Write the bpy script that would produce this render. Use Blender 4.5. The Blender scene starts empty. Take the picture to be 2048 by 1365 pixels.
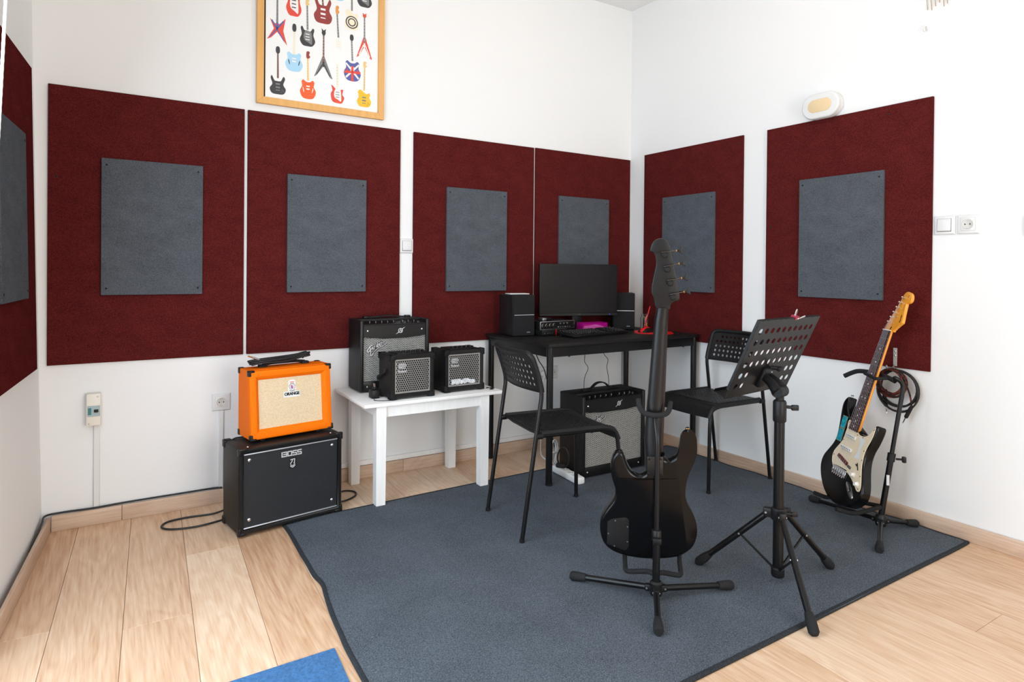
import bpy, bmesh, math, random
from mathutils import Vector, Matrix, Euler
from mathutils.geometry import tessellate_polygon
R = math.radians
random.seed(7)
scene = bpy.context.scene
COL = scene.collection

# ------------------------------------------------------------------ camera
def make_camera():
    yaw, pitch, roll = R(-32.371), R(-0.350), R(0.540)
    f = Vector((-math.sin(yaw)*math.cos(pitch), math.cos(yaw)*math.cos(pitch), math.sin(pitch)))
    rt = Vector((math.cos(yaw), math.sin(yaw), 0)); up = rt.cross(f)
    r2 = math.cos(roll)*rt + math.sin(roll)*up
    u2 = -math.sin(roll)*rt + math.cos(roll)*up
    cd = bpy.data.cameras.new('camera'); cd.sensor_width = 36; cd.sensor_fit = 'HORIZONTAL'
    cd.lens = 1274.5/2048*36; cd.shift_y = -(682.5-546.3)/2048; cd.clip_start = 0.02
    co = bpy.data.objects.new('camera', cd); COL.objects.link(co)
    m = Matrix((r2, u2, -f)).transposed().to_4x4(); m.translation = (-3.133, -3.380, 1.150)
    co.matrix_world = m; scene.camera = co
make_camera()

# ------------------------------------------------------------------ light
def make_light():
    w = bpy.data.worlds.new('world'); scene.world = w; w.use_nodes = True
    nt = w.node_tree; bg = nt.nodes['Background']
    bg.inputs[0].default_value = (0.80, 0.90, 1.0, 1); bg.inputs[1].default_value = 1.5
    def area(name, loc, direction, sx, sy, power, col):
        l = bpy.data.lights.new(name, 'AREA'); l.shape = 'RECTANGLE'; l.size = sx; l.size_y = sy
        l.energy = power; l.color = col
        o = bpy.data.objects.new(name, l); COL.objects.link(o); o.location = loc
        o.rotation_euler = Vector(direction).to_track_quat('-Z', 'Y').to_euler()
        return o
    # daylight entering through the glazed door in the left wall and the window behind the camera
    area('daylight_door', (-3.475, -1.90, 1.20), (1, -0.08, -0.30), 1.58, 2.20, 68, (0.72, 0.86, 1.0))
    area('daylight_window', (-1.7, -5.12, 1.20), (0, 1, 0), 1.60, 2.10, 76, (1.0, 0.96, 0.90))
make_light()
vs = scene.view_settings
vs.view_transform = 'Standard'; vs.look = 'None'; vs.gamma = 1.0; vs.use_curve_mapping = False
vs.exposure = -0.12

# ------------------------------------------------------------------ materials
def lin(r, g, b):
    def c(v):
        v /= 255.0
        return v/12.92 if v <= 0.04045 else ((v+0.055)/1.055)**2.4
    return (c(r), c(g), c(b), 1.0)

MATS = {}
def pm(name, col, rough=0.5, metal=0.0, spec=0.5, noise=None, bump=None, coat=0.0, trans=0.0, ior=1.45,
       emit=None, alpha=None, sheen=0.0):
    if name in MATS: return MATS[name]
    m = bpy.data.materials.new(name); m.use_nodes = True; nt = m.node_tree; N = nt.nodes; L = nt.links
    b = N['Principled BSDF']
    b.inputs['Base Color'].default_value = col if len(col) == 4 else (*col, 1)
    b.inputs['Roughness'].default_value = rough; b.inputs['Metallic'].default_value = metal
    b.inputs['Specular IOR Level'].default_value = spec; b.inputs['IOR'].default_value = ior
    b.inputs['Coat Weight'].default_value = coat; b.inputs['Coat Roughness'].default_value = 0.04
    b.inputs['Transmission Weight'].default_value = trans
    b.inputs['Sheen Weight'].default_value = sheen
    if alpha is not None: b.inputs['Alpha'].default_value = alpha
    if emit: b.inputs['Emission Color'].default_value = (*emit[:3], 1); b.inputs['Emission Strength'].default_value = emit[3]
    tc = None
    if noise or bump:
        tc = N.new('ShaderNodeTexCoord')
    if noise:
        sc, amt = noise[0], noise[1]
        mp = N.new('ShaderNodeMapping'); L.new(tc.outputs['Object'], mp.inputs[0])
        if len(noise) > 2: mp.inputs['Scale'].default_value = noise[2]
        nz = N.new('ShaderNodeTexNoise'); nz.inputs['Scale'].default_value = sc; nz.inputs['Detail'].default_value = 4
        L.new(mp.outputs[0], nz.inputs['Vector'])
        cr = N.new('ShaderNodeValToRGB'); c = b.inputs['Base Color'].default_value
        cr.color_ramp.elements[0].position = 0.30; cr.color_ramp.elements[1].position = 0.70
        cr.color_ramp.elements[0].color = (c[0]*(1-amt), c[1]*(1-amt), c[2]*(1-amt), 1)
        cr.color_ramp.elements[1].color = (min(1, c[0]*(1+amt)), min(1, c[1]*(1+amt)), min(1, c[2]*(1+amt)), 1)
        L.new(nz.outputs[0], cr.inputs[0]); L.new(cr.outputs[0], b.inputs['Base Color'])
    if bump:
        nb = N.new('ShaderNodeTexNoise'); nb.inputs['Scale'].default_value = bump[0]; nb.inputs['Detail'].default_value = 3
        L.new(tc.outputs['Object'], nb.inputs['Vector'])
        bp = N.new('ShaderNodeBump'); bp.inputs['Strength'].default_value = bump[1]
        bp.inputs['Distance'].default_value = bump[2] if len(bump) > 2 else 0.002
        L.new(nb.outputs[0], bp.inputs['Height']); L.new(bp.outputs[0], b.inputs['Normal'])
    MATS[name] = m
    return m

def node_mat(name, rough=0.5, metal=0.0, spec=0.5):
    m = bpy.data.materials.new(name); m.use_nodes = True
    b = m.node_tree.nodes['Principled BSDF']
    b.inputs['Roughness'].default_value = rough; b.inputs['Metallic'].default_value = metal
    b.inputs['Specular IOR Level'].default_value = spec
    MATS[name] = m
    return m, m.node_tree.nodes, m.node_tree.links, b

def felt(name, ca, cb, sc=1.0):
    m, N, L, b = node_mat(name, 0.95, 0, 0.0)
    tc = N.new('ShaderNodeTexCoord')
    mp = N.new('ShaderNodeMapping'); mp.inputs['Scale'].default_value = (0.7, 0.7, 1.2); mp.inputs['Rotation'].default_value = (0, R(20), 0); L.new(tc.outputs['Object'], mp.inputs[0])
    n1 = N.new('ShaderNodeTexNoise'); n1.inputs['Scale'].default_value = 400*sc; n1.inputs['Detail'].default_value = 5; n1.inputs['Roughness'].default_value = 0.7
    n2 = N.new('ShaderNodeTexNoise'); n2.inputs['Scale'].default_value = 14*sc; n2.inputs['Detail'].default_value = 5
    L.new(mp.outputs[0], n1.inputs['Vector']); L.new(mp.outputs[0], n2.inputs['Vector'])
    ad = N.new('ShaderNodeMath'); ad.operation = 'MULTIPLY_ADD'; ad.inputs[1].default_value = 0.16
    L.new(n2.outputs[0], ad.inputs[0]); L.new(n1.outputs[0], ad.inputs[2])
    cr = N.new('ShaderNodeValToRGB'); cr.color_ramp.elements[0].position = 0.36; cr.color_ramp.elements[1].position = 0.80
    cr.color_ramp.elements[0].color = ca; cr.color_ramp.elements[1].color = cb
    L.new(ad.outputs[0], cr.inputs[0]); L.new(cr.outputs[0], b.inputs['Base Color'])
    bp = N.new('ShaderNodeBump'); bp.inputs['Strength'].default_value = 0.5; bp.inputs['Distance'].default_value = 0.0015
    L.new(n1.outputs[0], bp.inputs['Height']); L.new(bp.outputs[0], b.inputs['Normal'])
    return m

def wood_laminate(name, tones, along='y'):
    m, N, L, b = node_mat(name, 0.42, 0, 0.4)
    tc = N.new('ShaderNodeTexCoord'); oi = N.new('ShaderNodeObjectInfo')
    of = N.new('ShaderNodeVectorMath'); of.operation = 'SCALE'; of.inputs[0].default_value = (13.7, 9.1, 3.3); L.new(oi.outputs['Random'], of.inputs['Scale'])
    ad = N.new('ShaderNodeVectorMath'); ad.operation = 'ADD'; L.new(tc.outputs['Object'], ad.inputs[0]); L.new(of.outputs[0], ad.inputs[1])
    mp = N.new('ShaderNodeMapping'); L.new(ad.outputs[0], mp.inputs[0])
    s = {'y': (1, 0.16, 1), 'x': (0.16, 1, 1)}[along]
    mp.inputs['Scale'].default_value = s
    nz = N.new('ShaderNodeTexNoise'); nz.inputs['Scale'].default_value = 7; nz.inputs['Detail'].default_value = 3; nz.inputs['Distortion'].default_value = 0.6
    L.new(mp.outputs[0], nz.inputs['Vector'])
    mu = N.new('ShaderNodeMath'); mu.operation = 'MULTIPLY'; mu.inputs[1].default_value = 60; L.new(nz.outputs[0], mu.inputs[0])
    si = N.new('ShaderNodeMath'); si.operation = 'SINE'; L.new(mu.outputs[0], si.inputs[0])
    fine = N.new('ShaderNodeTexNoise'); fine.inputs['Scale'].default_value = 120; fine.inputs['Detail'].default_value = 3
    mp2 = N.new('ShaderNodeMapping'); mp2.inputs['Scale'].default_value = {'y': (1, 0.05, 1), 'x': (0.05, 1, 1)}[along]
    L.new(ad.outputs[0], mp2.inputs[0]); L.new(mp2.outputs[0], fine.inputs['Vector'])
    big = N.new('ShaderNodeTexNoise'); big.inputs['Scale'].default_value = 2.2; L.new(mp.outputs[0], big.inputs['Vector'])
    m1 = N.new('ShaderNodeMath'); m1.operation = 'MULTIPLY_ADD'; m1.inputs[1].default_value = 0.05; m1.inputs[2].default_value = 0.0; L.new(si.outputs[0], m1.inputs[0])
    m2 = N.new('ShaderNodeMath'); m2.operation = 'MULTIPLY_ADD'; m2.inputs[1].default_value = 0.60; L.new(fine.outputs[0], m2.inputs[0]); L.new(m1.outputs[0], m2.inputs[2])
    m3 = N.new('ShaderNodeMath'); m3.operation = 'MULTIPLY_ADD'; m3.inputs[1].default_value = 0.45; L.new(big.outputs[0], m3.inputs[0]); L.new(m2.outputs[0], m3.inputs[2])
    m4 = N.new('ShaderNodeMath'); m4.operation = 'MULTIPLY_ADD'; m4.inputs[1].default_value = 0.22; L.new(oi.outputs['Random'], m4.inputs[0]); L.new(m3.outputs[0], m4.inputs[2])
    cr = N.new('ShaderNodeValToRGB'); e = cr.color_ramp.elements
    e[0].position = 0.36; e[0].color = tones[0]; e[1].position = 0.92; e[1].color = tones[2]
    x = e.new(0.62); x.color = tones[1]
    L.new(m4.outputs[0], cr.inputs[0]); L.new(cr.outputs[0], b.inputs['Base Color'])
    bp = N.new('ShaderNodeBump'); bp.inputs['Strength'].default_value = 0.06; bp.inputs['Distance'].default_value = 0.001
    L.new(fine.outputs[0], bp.inputs['Height']); L.new(bp.outputs[0], b.inputs['Normal'])
    return m

def carpet(name, ca, cb):
    m, N, L, b = node_mat(name, 1.0, 0, 0.1)
    tc = N.new('ShaderNodeTexCoord')
    n1 = N.new('ShaderNodeTexNoise'); n1.inputs['Scale'].default_value = 260; n1.inputs['Detail'].default_value = 4; n1.inputs['Roughness'].default_value = 0.75
    n2 = N.new('ShaderNodeTexNoise'); n2.inputs['Scale'].default_value = 5; n2.inputs['Detail'].default_value = 4
    L.new(tc.outputs['Object'], n1.inputs['Vector']); L.new(tc.outputs['Object'], n2.inputs['Vector'])
    ad = N.new('ShaderNodeMath'); ad.operation = 'MULTIPLY_ADD'; ad.inputs[1].default_value = 0.12
    L.new(n2.outputs[0], ad.inputs[0]); L.new(n1.outputs[0], ad.inputs[2])
    cr = N.new('ShaderNodeValToRGB'); cr.color_ramp.elements[0].position = 0.36; cr.color_ramp.elements[1].position = 0.76
    cr.color_ramp.elements[0].color = ca; cr.color_ramp.elements[1].color = cb
    L.new(ad.outputs[0], cr.inputs[0]); L.new(cr.outputs[0], b.inputs['Base Color'])
    bp = N.new('ShaderNodeBump'); bp.inputs['Strength'].default_value = 0.8; bp.inputs['Distance'].default_value = 0.003
    L.new(n1.outputs[0], bp.inputs['Height']); L.new(bp.outputs[0], b.inputs['Normal'])
    return m

def brick_cloth(name, light, dark, bw, rh, mortar, rough=0.8, offset=0.5, metal=0.0):
    m, N, L, b = node_mat(name, rough, metal, 0.3)
    tc = N.new('ShaderNodeTexCoord'); sp = N.new('ShaderNodeSeparateXYZ'); cb = N.new('ShaderNodeCombineXYZ')
    L.new(tc.outputs['Object'], sp.inputs[0]); L.new(sp.outputs['X'], cb.inputs['X']); L.new(sp.outputs['Z'], cb.inputs['Y'])
    br = N.new('ShaderNodeTexBrick'); br.inputs['Scale'].default_value = 1.0
    br.inputs['Brick Width'].default_value = bw; br.inputs['Row Height'].default_value = rh
    br.inputs['Mortar Size'].default_value = mortar; br.inputs['Mortar Smooth'].default_value = 0.4
    br.offset = offset
    l2 = tuple(c*0.8 for c in light[:3])+(1,)
    br.inputs['Color1'].default_value = light; br.inputs['Color2'].default_value = l2; br.inputs['Mortar'].default_value = dark
    L.new(cb.outputs[0], br.inputs['Vector']); L.new(br.outputs['Color'], b.inputs['Base Color'])
    bp = N.new('ShaderNodeBump'); bp.inputs['Strength'].default_value = 0.6; bp.inputs['Distance'].default_value = 0.001; bp.invert = True
    L.new(br.outputs['Fac'], bp.inputs['Height']); L.new(bp.outputs[0], b.inputs['Normal'])
    return m

def diag_cloth(name, ca, cb_):
    m, N, L, b = node_mat(name, 0.6, 0, 0.4)
    tc = N.new('ShaderNodeTexCoord'); mp = N.new('ShaderNodeMapping'); mp.inputs['Rotation'].default_value = (0, R(40), 0)
    L.new(tc.outputs['Object'], mp.inputs[0])
    wv = N.new('ShaderNodeTexWave'); wv.inputs['Scale'].default_value = 75; wv.bands_direction = 'X'
    L.new(mp.outputs[0], wv.inputs['Vector'])
    cr = N.new('ShaderNodeValToRGB'); cr.color_ramp.elements[0].color = ca; cr.color_ramp.elements[1].color = cb_
    L.new(wv.outputs[1], cr.inputs[0]); L.new(cr.outputs[0], b.inputs['Base Color'])
    bp = N.new('ShaderNodeBump'); bp.inputs['Strength'].default_value = 0.5; bp.inputs['Distance'].default_value = 0.001
    L.new(wv.outputs[1], bp.inputs['Height']); L.new(bp.outputs[0], b.inputs['Normal'])
    return m

M_WALL = pm('wall_paint', (0.83, 0.83, 0.825), 0.85, spec=0.2, bump=(28, 0.10, 0.004))
M_CEIL = pm('ceiling_paint', (0.85, 0.85, 0.84), 0.9, spec=0.2)
M_FLOOR = wood_laminate('oak_laminate', (lin(186, 142, 108), lin(212, 176, 144), lin(230, 204, 177)))
M_BASE = wood_laminate('skirting_laminate', (lin(176, 146, 122), lin(196, 167, 144), lin(212, 188, 167)), 'x')
M_JOINT = pm('floor_joint', lin(150, 100, 74), 0.9)
M_RED = felt('burgundy_felt', lin(34, 10, 13), lin(110, 42, 40))
M_GREY = felt('grey_felt', lin(45, 48, 53), lin(108, 113, 120))
M_RUG = carpet('charcoal_carpet', lin(34, 38, 42), lin(114, 122, 132))
M_RUGEDGE = carpet('carpet_binding', lin(32, 34, 37), lin(66, 70, 74))
M_BLUE = pm('blue_mat', lin(66, 108, 152), 0.75, spec=0.2, noise=(90, 0.2), bump=(110, 0.8, 0.004))
M_BLK = pm('black_plastic', (0.007, 0.007, 0.0075), 0.45, spec=0.35)
M_BLKM = pm('black_plastic_matt', (0.008, 0.008, 0.0085), 0.62, spec=0.3, bump=(700, 0.15, 0.0006))
M_SHELL = pm('chair_plastic', (0.007, 0.007, 0.0075), 0.48, spec=0.35, bump=(900, 0.1, 0.0005))
M_VINYL = pm('black_vinyl', (0.009, 0.0085, 0.0085), 0.5, spec=0.35, bump=(420, 0.5, 0.001))
M_TUBE = pm('black_enamel', (0.005, 0.005, 0.0055), 0.3, spec=0.35)
M_GLOSS = pm('black_lacquer', (0.003, 0.003, 0.0035), 0.15, spec=0.32)
M_SATIN = pm('black_satin', (0.006, 0.006, 0.0065), 0.36, spec=0.4)
M_RUBBER = pm('black_rubber', (0.014, 0.014, 0.015), 0.8, spec=0.3)
M_FOAM = pm('black_foam', (0.016, 0.016, 0.017), 0.9, spec=0.3, bump=(300, 0.3, 0.001))
M_DESK = pm('black_desk_top', (0.009, 0.0085, 0.0085), 0.5, spec=0.3, noise=(9, 0.35, (0.15, 1, 1)))
M_WHT = pm('white_plastic', (0.74, 0.74, 0.73), 0.35)
M_WLAM = pm('white_painted_wood', (0.87, 0.86, 0.84), 0.5, noise=(60, 0.03, (1, 1, 0.1)))
M_CREAM = pm('cream_plastic', (0.78, 0.74, 0.66), 0.4)
M_CHROME = pm('chrome', (0.75, 0.75, 0.76), 0.18, metal=1.0)
M_STEEL = pm('brushed_steel', (0.55, 0.55, 0.56), 0.38, metal=1.0)
M_SILVER = pm('silver_trim', (0.62, 0.63, 0.68), 0.35, metal=0.6)
M_LETTER = pm('light_lettering', (0.62, 0.63, 0.64), 0.4, metal=0.3)
M_ORANGE = pm('orange_vinyl', lin(240, 112, 2), 0.6, spec=0.15, bump=(420, 0.4, 0.001))
M_OGRILLE = brick_cloth('basket_weave_cloth', lin(238, 220, 186), lin(208, 180, 140), 0.0046, 0.0040, 0.0006, 0.85)
M_FGRILLE = brick_cloth('silver_grille_cloth', lin(204, 204, 198), lin(26, 26, 26), 0.0145, 0.0056, 0.0015, 0.6)
M_BGRILLE = diag_cloth('black_woven_grille', (0.004, 0.004, 0.005, 1), (0.022, 0.026, 0.032, 1))
M_HEX = pm('grey_perforated_steel', (0.42, 0.41, 0.40), 0.4, metal=0.7)
M_DARK = pm('dark_cavity', (0.006, 0.006, 0.006), 0.9)
M_SCREEN = pm('monitor_glass', (0.004, 0.004, 0.0045), 0.28, spec=0.3)
M_GLASS = pm('clear_glass', (0.95, 0.97, 0.97), 0.03, trans=1.0, ior=1.2)
M_REDP = pm('red_plastic', lin(214, 14, 20), 0.45)
M_PINK = pm('pink_paper', lin(236, 150, 214), 0.8)
M_MAG = pm('magenta_plastic', lin(200, 16, 150), 0.12, alpha=0.30)
M_FRAME = pm('beech_frame', lin(222, 168, 98), 0.45, noise=(40, 0.08, (1, 1, 0.1)))
M_PAPER = pm('poster_paper', (0.86, 0.86, 0.85), 0.7)
M_MAPLE = pm('amber_maple', lin(226, 148, 38), 0.25, coat=0.6, noise=(25, 0.10, (1, 0.1, 1)))
M_ROSE = pm('rosewood', lin(58, 30, 22), 0.5, noise=(60, 0.4, (1, 0.1, 1)))
M_PGUARD = pm('aged_cream_plastic', lin(236, 218, 188), 0.35)
M_TEAL = pm('teal_sticker', lin(20, 150, 168), 0.4, noise=(70, 0.45))
M_MAROON = pm('dark_red_plastic', lin(92, 24, 20), 0.3)
M_GOLD = pm('brass', lin(214, 160, 84), 0.25, metal=1.0)
M_CABLE = pm('black_cable', (0.013, 0.013, 0.014), 0.5)
M_WCABLE = pm('white_cable', (0.72, 0.72, 0.72), 0.45)

def braid_mat():
    m, N, L, b = node_mat('braided_cable', 0.7, 0, 0.3)
    tc = N.new('ShaderNodeTexCoord'); ck = N.new('ShaderNodeTexNoise'); ck.inputs['Scale'].default_value = 95; ck.inputs['Detail'].default_value = 1
    L.new(tc.outputs['Object'], ck.inputs['Vector'])
    cr = N.new('ShaderNodeValToRGB'); cr.color_ramp.interpolation = 'CONSTANT'
    cr.color_ramp.elements[0].color = (0.012, 0.010, 0.010, 1); cr.color_ramp.elements[1].color = lin(98, 36, 24); cr.color_ramp.elements[1].position = 0.53
    L.new(ck.outputs[0], cr.inputs[0]); L.new(cr.outputs[0], b.inputs['Base Color'])
    return m
M_BRAID = braid_mat()

# ------------------------------------------------------------------ mesh helpers
_BOX = {}
def _box_template(sx, sy, sz, r, seg):
    k = (round(sx, 5), round(sy, 5), round(sz, 5), round(r, 5), seg)
    if k not in _BOX:
        bm = bmesh.new(); bmesh.ops.create_cube(bm, size=1.0)
        bmesh.ops.scale(bm, vec=(sx, sy, sz), verts=bm.verts)
        if r > 0:
            bmesh.ops.bevel(bm, geom=list(bm.edges), offset=min(r, 0.49*min(sx, sy, sz)), segments=seg, profile=0.5, affect='EDGES')
        bm.verts.index_update()
        _BOX[k] = ([v.co.copy() for v in bm.verts], [[v.index for v in f.verts] for f in bm.faces]); bm.free()
    return _BOX[k]

def fillet(path, rad, seg=5):
    P = [Vector(p) for p in path]; out = [P[0]]
    for a, b, c in zip(P[:-2], P[1:-1], P[2:]):
        d1 = (a-b); d2 = (c-b); r = min(rad, d1.length*0.49, d2.length*0.49)
        p1 = b+d1.normalized()*r; p2 = b+d2.normalized()*r
        for i in range(seg+1):
            t = i/seg
            out.append(p1*(1-t)**2+b*2*t*(1-t)+p2*t*t)
    out.append(P[-1]); return out

def catmull(pts, k=4, closed=False):
    P = [Vector(p) for p in pts]; n = len(P); out = []
    rng = range(n) if closed else range(n-1)
    for i in rng:
        if closed: p0, p1, p2, p3 = P[(i-1) % n], P[i], P[(i+1) % n], P[(i+2) % n]
        else: p0, p1, p2, p3 = P[max(i-1, 0)], P[i], P[i+1], P[min(i+2, n-1)]
        for j in range(k):
            t = j/k
            out.append(0.5*((2*p1)+(p2-p0)*t+(2*p0-5*p1+4*p2-p3)*t*t+(3*p1-p0-3*p2+p3)*t**3))
    if not closed: out.append(P[-1])
    return out

def tess(pts):
    # triangle index list of a simple polygon, counter-clockwise
    P = [Vector((p[0], p[1], 0)) for p in pts]; out = []
    for a, b, c in tessellate_polygon([P]):
        s = (P[b].x-P[a].x)*(P[c].y-P[a].y)-(P[b].y-P[a].y)*(P[c].x-P[a].x)
        out.append([a, b, c] if s > 0 else [a, c, b])
    return out

class MB:
    def __init__(s): s.v = []; s.f = []; s.m = []
    def add(s, vs, fs, mi=0, M=None):
        o = len(s.v)
        s.v += [(M @ Vector(p)) if M is not None else Vector(p) for p in vs]
        s.f += [[i+o for i in f] for f in fs]; s.m += [mi]*len(fs); return s
    def box(s, c, size, r=0.0, seg=2, M=None, mi=0, rot=None):
        vs, fs = _box_template(*size, r, seg)
        T = Matrix.Translation(c)
        if rot is not None: T = T @ Euler(rot).to_matrix().to_4x4()
        if M is not None: T = M @ T
        return s.add(vs, fs, mi, T)
    def bb(s, lo, hi, r=0.0, seg=2, mi=0, M=None):
        c = [(a+b)/2 for a, b in zip(lo, hi)]; sz = [abs(b-a) for a, b in zip(lo, hi)]
        return s.box(c, sz, r, seg, M, mi)
    def tube(s, path, r, n=10, mi=0, closed=False, M=None):
        P = [Vector(p) for p in path]; m = len(P)
        rr = r if isinstance(r, (list, tuple)) else [r]*m
        T = []
        for i in range(m):
            if closed: t = P[(i+1) % m]-P[(i-1) % m]
            else: t = P[min(i+1, m-1)]-P[max(i-1, 0)]
            T.append(t.normalized() if t.length > 1e-9 else Vector((0, 0, 1)))
        a = Vector((0, 0, 1)) if abs(T[0].z) < 0.9 else Vector((1, 0, 0))
        nrm = (a-T[0]*a.dot(T[0])).normalized(); vs = []
        for i in range(m):
            nrm = (nrm-T[i]*nrm.dot(T[i])).normalized(); bi = T[i].cross(nrm)
            for k in range(n):
                an = 2*math.pi*k/n
                vs.append(P[i]+(nrm*math.cos(an)+bi*math.sin(an))*rr[i])
        fs = []
        for i in range(m if closed else m-1):
            j = (i+1) % m
            for k in range(n): fs.append([i*n+k, i*n+(k+1) % n, j*n+(k+1) % n, j*n+k])
        if not closed: fs.append(list(range(n))[::-1]); fs.append([(m-1)*n+k for k in range(n)])
        return s.add(vs, fs, mi, M)
    def lathe(s, prof, n=20, mi=0, M=None):
        vs = []; fs = []; m = len(prof)
        for r, z in prof:
            for k in range(n):
                a = 2*math.pi*k/n; vs.append((r*math.cos(a), r*math.sin(a), z))
        for i in range(m-1):
            for k in range(n): fs.append([i*n+k, i*n+(k+1) % n, (i+1)*n+(k+1) % n, (i+1)*n+k])
        fs.append(list(range(n))[::-1]); fs.append([(m-1)*n+k for k in range(n)])
        return s.add(vs, fs, mi, M)
    def prism(s, outline, z0, z1, mi=0, M=None):
        n = len(outline)
        vs = [(p[0], p[1], z0) for p in outline]+[(p[0], p[1], z1) for p in outline]
        caps = [list(range(n))] if n <= 4 else tess(outline)
        fs = [c[::-1] for c in caps]+[[i+n for i in c] for c in caps]+[[i, (i+1) % n, n+(i+1) % n, n+i] for i in range(n)]
        return s.add(vs, fs, mi, M)
    def slab(s, outline, z0, z1, r, seg=4, mi=0, M=None):
        # outline counter-clockwise; rounded rims of radius r on both faces
        P = [Vector((p[0], p[1])) for p in outline]; n = len(P)
        area = sum(P[i].x*P[(i+1) % n].y-P[(i+1) % n].x*P[i].y for i in range(n))
        if area < 0: P.reverse()
        Nn = []
        for i in range(n):
            t = (P[(i+1) % n]-P[i-1]); t = t.normalized() if t.length > 1e-9 else Vector((1, 0)); Nn.append(Vector((-t.y, t.x)))
        loops = []
        for i in range(seg+1):
            a = math.pi/2*i/seg; loops.append((r*(1-math.sin(a)), z0+r*(1-math.cos(a))))
        for i in range(seg+1):
            a = math.pi/2*i/seg; loops.append((r*(1-math.cos(a)), z1-r*(1-math.sin(a))))
        vs = []; fs = []
        for d, z in loops:
            for i in range(n): q = P[i]+Nn[i]*d; vs.append((q.x, q.y, z))
        for l in range(len(loops)-1):
            for i in range(n): fs.append([l*n+i, l*n+(i+1) % n, (l+1)*n+(i+1) % n, (l+1)*n+i])
        k = (len(loops)-1)*n
        for c in tess(P): fs.append(c[::-1]); fs.append([k+i for i in c])
        return s.add(vs, fs, mi, M)
    def rings(s, loops, mi=0, M=None, cap=False):
        n = len(loops[0]); vs = [p for l in loops for p in l]; fs = []
        for l in range(len(loops)-1):
            for i in range(n): fs.append([l*n+i, l*n+(i+1) % n, (l+1)*n+(i+1) % n, (l+1)*n+i])
        if cap: k = (len(loops)-1)*n; fs.append([k+i for i in range(n)])
        return s.add(vs, fs, mi, M)
    def perf(s, us, vs_, hole, rad, fn, th, seg=8, mi=0, M=None):
        # sheet with round holes: us / vs_ cell borders, fn(u, v, w) -> point, hole(i, j) -> bool
        V = []; F = []; key = {}
        def vid(u, v, w):
            k = (round(u, 6), round(v, 6), w)
            if k not in key: key[k] = len(V); V.append(fn(u, v, w*th))
            return key[k]
        for i in range(len(us)-1):
            for j in range(len(vs_)-1):
                u0, u1, v0, v1 = us[i], us[i+1], vs_[j], vs_[j+1]; cu, cv = (u0+u1)/2, (v0+v1)/2; a, b = (u1-u0)/2, (v1-v0)/2
                per = []
                for k in range(seg):
                    an = 2*math.pi*k/seg; c, sn = math.cos(an), math.sin(an); q = 1/max(abs(c), abs(sn))
                    per.append((cu+a*c*q, cv+b*sn*q))
                if hole(i, j):
                    cir = [(cu+rad*math.cos(2*math.pi*k/seg), cv+rad*math.sin(2*math.pi*k/seg)) for k in range(seg)]
                    for k in range(seg):
                        l = (k+1) % seg
                        F.append([vid(*per[k], 0), vid(*per[l], 0), vid(*cir[l], 0), vid(*cir[k], 0)])
                        F.append([vid(*per[l], 1), vid(*per[k], 1), vid(*cir[k], 1), vid(*cir[l], 1)])
                        F.append([vid(*cir[k], 0), vid(*cir[l], 0), vid(*cir[l], 1), vid(*cir[k], 1)])
                else:
                    F.append([vid(*p, 0) for p in per]); F.append([vid(*p, 1) for p in per][::-1])
        def wall(p, q): F.append([vid(*p, 1), vid(*q, 1), vid(*q, 0), vid(*p, 0)])
        for i in range(len(us)-1):
            wall((us[i], vs_[0]), (us[i+1], vs_[0])); wall((us[i+1], vs_[-1]), (us[i], vs_[-1]))
        for j in range(len(vs_)-1):
            wall((us[0], vs_[j+1]), (us[0], vs_[j])); wall((us[-1], vs_[j]), (us[-1], vs_[j+1]))
        return s.add(V, F, mi, M)
    def build(s, name, mat, parent=None, M=None, ang=38, kind=None, label=None, cat=None, group=None):
        me = bpy.data.meshes.new(name)
        me.from_pydata([tuple(v) for v in s.v], [], s.f)
        mats = mat if isinstance(mat, (list, tuple)) else [mat]
        for m in mats: me.materials.append(m)
        if len(mats) > 1: me.polygons.foreach_set('material_index', s.m)
        me.update()
        bm = bmesh.new(); bm.from_mesh(me); bmesh.ops.recalc_face_normals(bm, faces=bm.faces); bm.to_mesh(me); bm.free()
        if ang:
            me.polygons.foreach_set('use_smooth', [True]*len(me.polygons)); me.set_sharp_from_angle(angle=R(ang))
        o = bpy.data.objects.new(name, me); COL.objects.link(o)
        if parent: o.parent = parent
        if M is not None: o.matrix_local = M
        tag(o, label, cat, group, kind)
        return o

def tag(o, label=None, cat=None, group=None, kind=None):
    if label: o['label'] = label
    if cat: o['category'] = cat
    if group: o['group'] = group
    if kind: o['kind'] = kind
    return o

def thing(name, label, cat, M=None, loc=None, rz=0.0, group=None):
    o = bpy.data.objects.new(name, None); COL.objects.link(o); o.empty_display_size = 0.05
    if M is not None: o.matrix_world = M
    else: o.location = loc or (0, 0, 0); o.rotation_euler = (0, 0, rz)
    return tag(o, label, cat, group)

def copy_thing(src, name, label, M, group=None):
    def rec(o, parent):
        c = o.copy(); COL.objects.link(c)
        if parent: c.parent = parent
        for ch in [x for x in o.children]: rec(ch, c)
        return c
    r = rec(src, None); r.matrix_world = M; r['label'] = label
    if group: r['group'] = group
    return r

def frame_matrix(origin, x, y, z):
    m = Matrix((Vector(x), Vector(y), Vector(z))).transposed().to_4x4(); m.translation = origin; return m

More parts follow.
